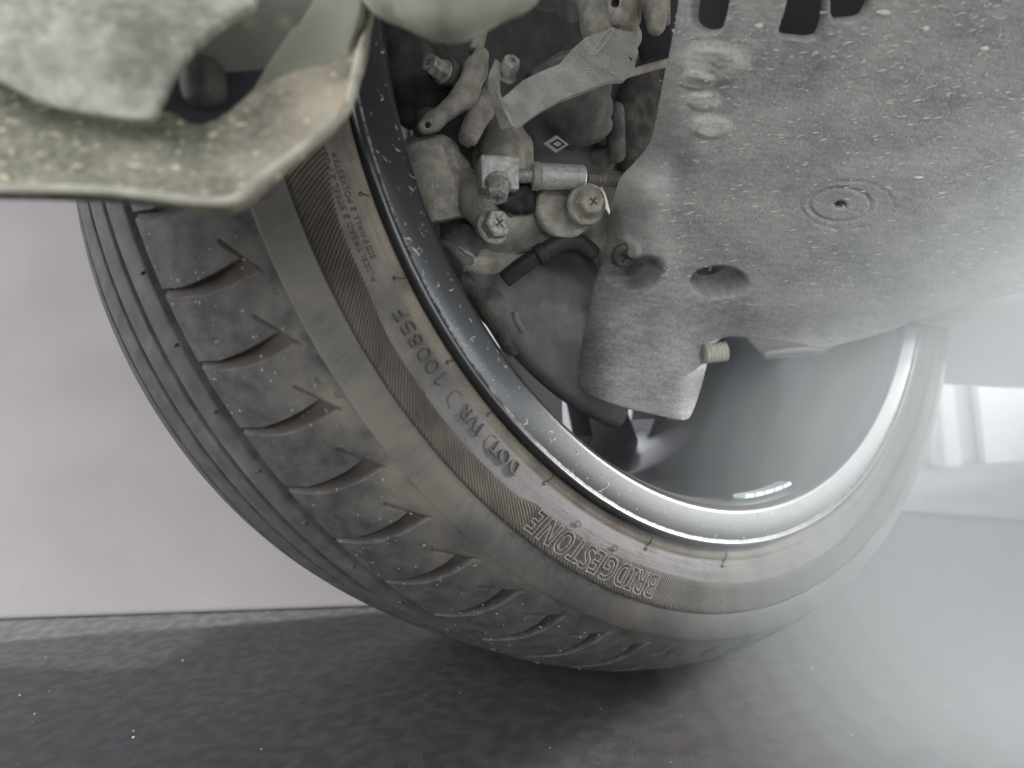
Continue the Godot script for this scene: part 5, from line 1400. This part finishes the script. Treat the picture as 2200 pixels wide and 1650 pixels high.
# ---------------------------------------------------------------- the near arm, out of focus at the top left
func near_arm() -> void:
	var arm := thing("near_arm", "dusty grey green pressed steel arm with a cut-out, out of focus at the top left", "suspension arm", Vector3(0.0402, -0.0804, 0.2975))
	var frame_ := Basis(Vector3(0.5625, -0.0628, -0.8244), Vector3(0.0851, 0.9962, -0.0178), Vector3(0.8224, -0.0601, 0.5657))
	var paint_near := func(scale: float, lo: Color, hi: Color, brown: float) -> Callable:
		return func(p: Vector3, u: float, v: float) -> Color:
			var n := cloud.get_noise_3dv(p * 28.0)
			var n2 := grain.get_noise_3dv(p * 190.0 * scale)
			var n3 := grain.get_noise_3dv(p * 480.0)
			var c := mix3(lo, hi, 0.5 + n * 0.85 + n2 * 0.42 + n3 * 0.25)
			c = mix3(c, Color(0.40, 0.34, 0.255), clampf((u - 0.55) * 3.2, 0.0, 1.0) * brown * (0.6 + n))
			if n2 > 0.52: c = mix3(c, Color(0.55, 0.53, 0.38), (n2 - 0.52) * 6.0)
			return c
	var s := Sheet.new()
	s.nu = 6; s.nv = 6
	s.net = PackedVector3Array([
		Vector3(0.0088, -0.027, 0.3606), Vector3(0.0137, -0.0462, 0.3596), Vector3(0.0188, -0.0645, 0.3586), Vector3(0.0219, -0.081, 0.358), Vector3(0.0255, -0.0969, 0.3573), Vector3(0.0297, -0.1123, 0.3565),
		Vector3(0.0211, -0.0267, 0.3387), Vector3(0.0298, -0.0488, 0.338), Vector3(0.0386, -0.0691, 0.3372), Vector3(0.0365, -0.0828, 0.3376), Vector3(0.0359, -0.0973, 0.3378), Vector3(0.0393, -0.1127, 0.3375),
		Vector3(0.0335, -0.0261, 0.3161), Vector3(0.0425, -0.0491, 0.3166), Vector3(0.0516, -0.0702, 0.317), Vector3(0.0482, -0.0834, 0.3172), Vector3(0.0466, -0.0975, 0.3175), Vector3(0.0495, -0.1132, 0.3178),
		Vector3(0.0456, -0.025, 0.2927), Vector3(0.0498, -0.0453, 0.2938), Vector3(0.054, -0.0646, 0.295), Vector3(0.0554, -0.0813, 0.2957), Vector3(0.0572, -0.0976, 0.2964), Vector3(0.0602, -0.1137, 0.2973),
		Vector3(0.0588, -0.0242, 0.2684), Vector3(0.0612, -0.0439, 0.2699), Vector3(0.0638, -0.0628, 0.2715), Vector3(0.0662, -0.0807, 0.2729), Vector3(0.0688, -0.0979, 0.2744), Vector3(0.0714, -0.1143, 0.2759),
		Vector3(0.0727, -0.0237, 0.2433), Vector3(0.0747, -0.0436, 0.2454), Vector3(0.0767, -0.0626, 0.2475), Vector3(0.0788, -0.0809, 0.2496), Vector3(0.081, -0.0983, 0.2517), Vector3(0.0832, -0.115, 0.2537),
	])
	obj("arm_plate", sheet(s, rounded([Vector2(0.0086, 0.0299), Vector2(0.7155, 0.0299), Vector2(0.7034, 0.2985), Vector2(0.6629, 0.3313), Vector2(0.6, 0.4119), Vector2(0.5534, 0.5149), Vector2(0.5216, 0.6194), Vector2(0.5086, 0.6657), Vector2(0.4905, 0.6821), Vector2(0.381, 0.6612), Vector2(0.2871, 0.6224), Vector2(0.2241, 0.5582), Vector2(0.0086, 0.3881)], 1), [], 0.0012, 0.002, 0.0008, null, paint_near.call(1.0, Color(0.22, 0.222, 0.185), Color(0.52, 0.52, 0.44), 0.0), 0.0010), M.near, arm)
	var fl := Sheet.new()
	fl.nu = 9; fl.nv = 14
	fl.net = PackedVector3Array([
		Vector3(-0.0038, -0.0186, 0.3632), Vector3(-0.0044, -0.0249, 0.3633), Vector3(-0.0049, -0.0312, 0.3634), Vector3(-0.0054, -0.0375, 0.3635), Vector3(-0.006, -0.0439, 0.3636), Vector3(-0.0048, -0.0511, 0.3634), Vector3(-0.0014, -0.0593, 0.3627), Vector3(0.002, -0.0673, 0.362), Vector3(0.0055, -0.075, 0.3613), Vector3(0.0089, -0.0826, 0.3606), Vector3(0.0124, -0.0899, 0.3599), Vector3(0.0159, -0.0969, 0.3592), Vector3(0.0194, -0.1038, 0.3585), Vector3(0.0222, -0.1102, 0.358),
		Vector3(0.0062, -0.0197, 0.3484), Vector3(0.0057, -0.026, 0.3486), Vector3(0.0051, -0.0323, 0.3487), Vector3(0.0046, -0.0387, 0.3488), Vector3(0.0041, -0.045, 0.3489), Vector3(0.0035, -0.0513, 0.349), Vector3(0.0058, -0.059, 0.3487), Vector3(0.0095, -0.0673, 0.3482), Vector3(0.0132, -0.0753, 0.3478), Vector3(0.0169, -0.0831, 0.3473), Vector3(0.0207, -0.0906, 0.3468), Vector3(0.0245, -0.0978, 0.3463), Vector3(0.0283, -0.1048, 0.3457), Vector3(0.0308, -0.1112, 0.3454),
		Vector3(0.0163, -0.0208, 0.3337), Vector3(0.0157, -0.0271, 0.3338), Vector3(0.0152, -0.0335, 0.3339), Vector3(0.0147, -0.0398, 0.3341), Vector3(0.0141, -0.0461, 0.3342), Vector3(0.0136, -0.0524, 0.3343), Vector3(0.013, -0.0588, 0.3344), Vector3(0.0153, -0.0665, 0.3343), Vector3(0.0197, -0.075, 0.334), Vector3(0.024, -0.0831, 0.3338), Vector3(0.0284, -0.091, 0.3335), Vector3(0.0328, -0.0986, 0.3332), Vector3(0.0372, -0.1058, 0.333), Vector3(0.0394, -0.1121, 0.3329),
		Vector3(0.0263, -0.0219, 0.319), Vector3(0.0258, -0.0283, 0.3191), Vector3(0.0252, -0.0346, 0.3192), Vector3(0.0247, -0.0409, 0.3193), Vector3(0.0242, -0.0472, 0.3194), Vector3(0.0236, -0.0536, 0.3196), Vector3(0.0231, -0.0599, 0.3197), Vector3(0.0225, -0.0662, 0.3198), Vector3(0.0241, -0.0735, 0.3199), Vector3(0.0295, -0.0824, 0.32), Vector3(0.035, -0.091, 0.3201), Vector3(0.0405, -0.0991, 0.3202), Vector3(0.046, -0.1069, 0.3202), Vector3(0.0479, -0.1131, 0.3203),
		Vector3(0.0364, -0.0231, 0.3043), Vector3(0.0358, -0.0294, 0.3044), Vector3(0.0353, -0.0357, 0.3045), Vector3(0.0347, -0.042, 0.3046), Vector3(0.0342, -0.0484, 0.3047), Vector3(0.0337, -0.0547, 0.3048), Vector3(0.0331, -0.061, 0.3049), Vector3(0.0326, -0.0673, 0.3051), Vector3(0.0329, -0.0741, 0.3052), Vector3(0.038, -0.083, 0.3058), Vector3(0.043, -0.0915, 0.3063), Vector3(0.0482, -0.0996, 0.3069), Vector3(0.0533, -0.1073, 0.3074), Vector3(0.0565, -0.114, 0.3078),
		Vector3(0.0464, -0.0242, 0.2895), Vector3(0.0459, -0.0305, 0.2897), Vector3(0.0453, -0.0368, 0.2898), Vector3(0.0448, -0.0431, 0.2899), Vector3(0.0443, -0.0495, 0.29), Vector3(0.0437, -0.0558, 0.2901), Vector3(0.0432, -0.0621, 0.2902), Vector3(0.0426, -0.0684, 0.2903), Vector3(0.0434, -0.0755, 0.2907), Vector3(0.0478, -0.0841, 0.2916), Vector3(0.0521, -0.0924, 0.2925), Vector3(0.0565, -0.1003, 0.2934), Vector3(0.0609, -0.1079, 0.2943), Vector3(0.0651, -0.115, 0.2952),
		Vector3(0.0494, -0.019, 0.2728), Vector3(0.0488, -0.0256, 0.2729), Vector3(0.0483, -0.0322, 0.273), Vector3(0.0477, -0.0388, 0.2732), Vector3(0.0471, -0.0455, 0.2733), Vector3(0.0466, -0.0521, 0.2734), Vector3(0.047, -0.0593, 0.2738), Vector3(0.0507, -0.0684, 0.2751), Vector3(0.0544, -0.0771, 0.2763), Vector3(0.0582, -0.0856, 0.2776), Vector3(0.0619, -0.0936, 0.2789), Vector3(0.0657, -0.1014, 0.2801), Vector3(0.0667, -0.1077, 0.2806), Vector3(0.0662, -0.1134, 0.2807),
		Vector3(0.0511, -0.012, 0.2539), Vector3(0.0506, -0.019, 0.254), Vector3(0.05, -0.026, 0.2541), Vector3(0.0494, -0.0329, 0.2543), Vector3(0.0488, -0.0399, 0.2544), Vector3(0.0482, -0.0469, 0.2545), Vector3(0.0519, -0.0568, 0.2564), Vector3(0.0597, -0.0688, 0.2597), Vector3(0.0675, -0.0801, 0.2631), Vector3(0.0682, -0.0868, 0.2636), Vector3(0.0677, -0.0929, 0.2637), Vector3(0.0671, -0.0989, 0.2638), Vector3(0.0666, -0.105, 0.2639), Vector3(0.0661, -0.111, 0.2641),
		Vector3(0.0541, -0.0051, 0.2332), Vector3(0.0535, -0.0124, 0.2334), Vector3(0.0529, -0.0198, 0.2335), Vector3(0.0522, -0.0272, 0.2336), Vector3(0.0516, -0.0345, 0.2338), Vector3(0.0543, -0.0444, 0.2356), Vector3(0.071, -0.0639, 0.2448), Vector3(0.0705, -0.0703, 0.245), Vector3(0.0699, -0.0767, 0.2451), Vector3(0.0694, -0.0831, 0.2452), Vector3(0.0688, -0.0896, 0.2453), Vector3(0.0683, -0.096, 0.2454), Vector3(0.0677, -0.1024, 0.2455), Vector3(0.0672, -0.1089, 0.2456),
	])
	obj("arm_flange", sheet(fl, rounded([Vector2(0.0086, 0.3284), Vector2(0.2241, 0.4925), Vector2(0.2871, 0.5597), Vector2(0.381, 0.6045), Vector2(0.4741, 0.6343), Vector2(0.5155, 0.6448), Vector2(0.5534, 0.6567), Vector2(0.569, 0.6806), Vector2(0.5862, 0.6881), Vector2(0.6, 0.6881), Vector2(0.6319, 0.6687), Vector2(0.6629, 0.6239), Vector2(0.694, 0.5731), Vector2(0.7724, 0.5134), Vector2(0.8448, 0.4896), Vector2(0.8664, 0.4657), Vector2(0.8836, 0.3881), Vector2(0.8948, 0.209), Vector2(0.9052, 0.0299), Vector2(0.9397, 0.0299), Vector2(0.919, 0.2985), Vector2(0.9078, 0.3806), Vector2(0.8922, 0.4776), Vector2(0.8793, 0.5806), Vector2(0.8638, 0.6463), Vector2(0.8388, 0.694), Vector2(0.7888, 0.7657), Vector2(0.7259, 0.8463), Vector2(0.6897, 0.9075), Vector2(0.6784, 0.9224), Vector2(0.6569, 0.9388), Vector2(0.6293, 0.9448), Vector2(0.6, 0.9448), Vector2(0.5379, 0.9313), Vector2(0.444, 0.9119), Vector2(0.356, 0.903), Vector2(0.2241, 0.9015), Vector2(0.0086, 0.8985)], 1), [], 0.0009, 0.0022, 0.0014, null, paint_near.call(1.5, Color(0.085, 0.083, 0.064), Color(0.30, 0.285, 0.215), 1.0), 0.0008), M.near, arm)
	# rolled lip along the lower edge
	obj("rolled_lip", tube([Vector3(0.0197, -0.1022, 0.3577), Vector3(0.0348, -0.104, 0.3356), Vector3(0.044, -0.1051, 0.3221), Vector3(0.0501, -0.1064, 0.3132), Vector3(0.0565, -0.1085, 0.3036), Vector3(0.0607, -0.1098, 0.2972), Vector3(0.0642, -0.1102, 0.2925), Vector3(0.0645, -0.1081, 0.2891), Vector3(0.0646, -0.1016, 0.2829), Vector3(0.0649, -0.0938, 0.2746), Vector3(0.0654, -0.0871, 0.2681), Vector3(0.0657, -0.0823, 0.2643), Vector3(0.0653, -0.076, 0.2618), Vector3(0.0626, -0.0649, 0.2584), Vector3(0.0493, -0.046, 0.2499), Vector3(0.0505, -0.0338, 0.2479)], 0.0012, 90, 12), dusty(mat(Color.WHITE, 0.8), noise_tex(256, 0.03, 4, lin(0.30, 0.285, 0.23), lin(0.46, 0.44, 0.36), 53), 14.0), arm)
	var web := Sheet.new()
	web.nu = 6; web.nv = 6
	web.net = PackedVector3Array([
		Vector3(0.0151, -0.0313, 0.3593), Vector3(0.0103, -0.0442, 0.3603), Vector3(0.0053, -0.0576, 0.3613), Vector3(0.0004, -0.0716, 0.3624), Vector3(-0.0047, -0.0861, 0.3634), Vector3(-0.0097, -0.1011, 0.3644),
		Vector3(0.0183, -0.0247, 0.339), Vector3(0.0136, -0.0386, 0.3396), Vector3(0.0089, -0.0529, 0.3403), Vector3(0.0041, -0.0679, 0.3409), Vector3(-0.0007, -0.0833, 0.3415), Vector3(-0.0056, -0.0993, 0.3422),
		Vector3(0.0234, -0.0183, 0.316), Vector3(0.0189, -0.0332, 0.3162), Vector3(0.0143, -0.0485, 0.3165), Vector3(0.0097, -0.0644, 0.3167), Vector3(0.005, -0.0808, 0.317), Vector3(0.0003, -0.0978, 0.3173),
		Vector3(0.0302, -0.0122, 0.2902), Vector3(0.0259, -0.0279, 0.2901), Vector3(0.0215, -0.0443, 0.29), Vector3(0.0171, -0.0611, 0.2899), Vector3(0.0126, -0.0785, 0.2898), Vector3(0.0081, -0.0965, 0.2897),
		Vector3(0.0389, -0.0062, 0.2618), Vector3(0.0348, -0.0229, 0.2613), Vector3(0.0306, -0.0402, 0.2608), Vector3(0.0264, -0.058, 0.2604), Vector3(0.0221, -0.0764, 0.2599), Vector3(0.0177, -0.0953, 0.2595),
		Vector3(0.0495, -0.0004, 0.2307), Vector3(0.0455, -0.0181, 0.2299), Vector3(0.0415, -0.0364, 0.229), Vector3(0.0374, -0.0552, 0.2282), Vector3(0.0333, -0.0745, 0.2273), Vector3(0.0292, -0.0944, 0.2265),
	])
	obj("inner_web", sheet(web, [Vector2(0.4828, 0.6493), Vector2(0.5216, 0.5224), Vector2(0.5862, 0.3582), Vector2(0.6897, 0.0299), Vector2(0.8966, 0.0299), Vector2(0.8879, 0.3433), Vector2(0.8664, 0.5075), Vector2(0.7759, 0.5373), Vector2(0.694, 0.597), Vector2(0.6293, 0.7015), Vector2(0.569, 0.7239)], [], 0.003, 0.002, 0.0006, null, paint_near.call(0.6, Color(0.17, 0.175, 0.145), Color(0.23, 0.235, 0.195), 0.0), 0.003), M.near, arm)
	var side := Sheet.new()
	side.nu = 4; side.nv = 5
	side.net = PackedVector3Array([
		Vector3(0.0304, -0.0088, 0.2823), Vector3(0.0292, -0.0231, 0.2825), Vector3(0.028, -0.0374, 0.2828), Vector3(0.0268, -0.0517, 0.283), Vector3(0.0255, -0.0661, 0.2833),
		Vector3(0.0431, -0.0129, 0.2697), Vector3(0.0419, -0.0269, 0.27), Vector3(0.0407, -0.041, 0.2702), Vector3(0.0395, -0.055, 0.2705), Vector3(0.0383, -0.069, 0.2707),
		Vector3(0.0555, -0.017, 0.2577), Vector3(0.0543, -0.0307, 0.258), Vector3(0.0531, -0.0445, 0.2582), Vector3(0.0519, -0.0582, 0.2584), Vector3(0.0508, -0.072, 0.2587),
		Vector3(0.0674, -0.021, 0.2462), Vector3(0.0663, -0.0345, 0.2465), Vector3(0.0651, -0.0479, 0.2467), Vector3(0.064, -0.0614, 0.247), Vector3(0.0628, -0.0749, 0.2472),
	])
	obj("side_wall", sheet(side, [Vector2(0.4889, 0.0476), Vector2(0.4778, 0.4762), Vector2(0.3889, 0.5952), Vector2(0.3389, 0.6238), Vector2(0.2278, 0.7857), Vector2(0.1333, 0.919), Vector2(0.3889, 0.8333), Vector2(0.6722, 0.781), Vector2(0.75, 0.5476), Vector2(0.8111, 0.0476)], [], 0.002, 0.002, 0.0006, null, paint_near.call(0.6, Color(0.24, 0.24, 0.19), Color(0.33, 0.325, 0.26), 0.5), 0.002), M.near, arm)
	var cav := Sheet.new()
	cav.nu = 3; cav.nv = 3
	cav.net = PackedVector3Array([
		Vector3(0.0137, -0.0542, 0.3035), Vector3(0.0128, -0.0644, 0.3037), Vector3(0.012, -0.0746, 0.3039),
		Vector3(0.0237, -0.0553, 0.2889), Vector3(0.0228, -0.0655, 0.2891), Vector3(0.0219, -0.0757, 0.2893),
		Vector3(0.0336, -0.0564, 0.2743), Vector3(0.0328, -0.0666, 0.2745), Vector3(0.0319, -0.0768, 0.2747),
	])
	obj("cavity_shade", sheet(cav, [Vector2(0.0769, 0.6333), Vector2(0.1231, 0.4), Vector2(0.25, 0.1667), Vector2(0.5769, 0.1333), Vector2(0.9615, 0.0667), Vector2(0.8654, 0.4), Vector2(0.6923, 0.6667), Vector2(0.4615, 0.9333), Vector2(0.2885, 0.9333)], [], 0.003, 0.001, 0.0004), M.slot_dark, arm)  # dark sheet laid in for the shade inside the opening
	obj("stub", rbox(Transform3D(frame_.rotated(frame_.z, 0.12).rotated(frame_.y, -0.35), Vector3(0.0235, -0.061, 0.2903)), Vector3(0.0119, 0.0146, 0.012), 0.005), dusty(mat(Color.WHITE, 0.8), noise_tex(256, 0.02, 4, lin(0.055, 0.056, 0.048), lin(0.095, 0.096, 0.082), 51), 20.0), arm)
	var on_arm := func(rng) -> Array:
		var u: float = rng.randf_range(0.18, 0.70)
		var v: float = rng.randf_range(0.5, 0.93)
		if not Geometry2D.is_point_in_polygon(Vector2(u, v), PackedVector2Array([Vector2(0.0086, 0.3284), Vector2(0.2241, 0.4925), Vector2(0.2871, 0.5597), Vector2(0.381, 0.6045), Vector2(0.4741, 0.6343), Vector2(0.5155, 0.6448), Vector2(0.5534, 0.6567), Vector2(0.569, 0.6806), Vector2(0.5862, 0.6881), Vector2(0.6, 0.6881), Vector2(0.6319, 0.6687), Vector2(0.6629, 0.6239), Vector2(0.694, 0.5731), Vector2(0.7724, 0.5134), Vector2(0.8448, 0.4896), Vector2(0.8664, 0.4657), Vector2(0.8836, 0.3881), Vector2(0.8948, 0.209), Vector2(0.9052, 0.0299), Vector2(0.9397, 0.0299), Vector2(0.919, 0.2985), Vector2(0.9078, 0.3806), Vector2(0.8922, 0.4776), Vector2(0.8793, 0.5806), Vector2(0.8638, 0.6463), Vector2(0.8388, 0.694), Vector2(0.7888, 0.7657), Vector2(0.7259, 0.8463), Vector2(0.6897, 0.9075), Vector2(0.6784, 0.9224), Vector2(0.6569, 0.9388), Vector2(0.6293, 0.9448), Vector2(0.6, 0.9448), Vector2(0.5379, 0.9313), Vector2(0.444, 0.9119), Vector2(0.356, 0.903), Vector2(0.2241, 0.9015), Vector2(0.0086, 0.8985)])): return []
		return [fl.at(u, v) + fl.normal(u, v) * 0.0003, fl.normal(u, v), fl.at(u + 0.01, v + 0.002) - fl.at(u, v)]
	tag(obj("mud_flecks", flecks(46, on_arm, 0.0005, 0.0080, 0.0006, 0.0004, 0.5, 12), mat(lin(0.62, 0.58, 0.40), 0.9), arm), "cream mud flecks", "", "", "stuff")
	# round boss of the arm, at the top edge
	var boss := thing("bush_housing", "rounded pale dusty bush housing at the top edge, out of focus", "bush", Vector3(0.09, -0.0637, 0.2446))
	obj("bush_shell", cast([[Vector3(0.0747, -0.0465, 0.2509), Vector3(0.0814, -0.0484, 0.241), 0.0119, 0.014], [Vector3(0.0814, -0.0484, 0.241), Vector3(0.0884, -0.0443, 0.2278), 0.0136, 0.0128], [Vector3(0.0799, -0.0458, 0.24), Vector3(0.0563, 0.0269, 0.2324), 0.0109, 0.0097]], 0.0014, 0.006, 0.0003), dusty(mat(Color.WHITE, 0.8), noise_tex(256, 0.02, 5, lin(0.34, 0.33, 0.27), lin(0.50, 0.49, 0.41), 52), 12.0), boss)


# ---------------------------------------------------------------- haze added for lens glare
func glare_haze() -> void:
	var bank := Node3D.new()
	bank.name = "glare_haze"
	add_child(bank)
	tag(bank, "pale haze volume added for lens glare at the right", "glare_haze", "", "stuff")  # lens glare built as a lit fog volume
	var frame := Basis(Vector3(0.5625, -0.0628, -0.8244), Vector3(0.0851, 0.9962, -0.0178), Vector3(0.8224, -0.0601, 0.5657))
	# thicker towards the middle: nested haze volumes, each thin
	for k in 15:
		var t := k / 14.0
		var f := FogVolume.new()
		f.name = "glare_haze_layer"
		f.shape = RenderingServer.FOG_VOLUME_SHAPE_ELLIPSOID
		f.size = Vector3(0.46, 0.35, 0.25) * lerpf(1.02, 0.08, t)
		f.transform = Transform3D(frame, (Vector3(0.1789, -0.2175, -0.0159)).lerp(Vector3(0.1563, -0.2117, 0.0176), t))
		var fm := FogMaterial.new()
		fm.density = lerpf(0.04, 3.0, t)
		fm.albedo = Color(0.94, 0.98, 1.0)
		f.material = fm
		bank.add_child(f, true)
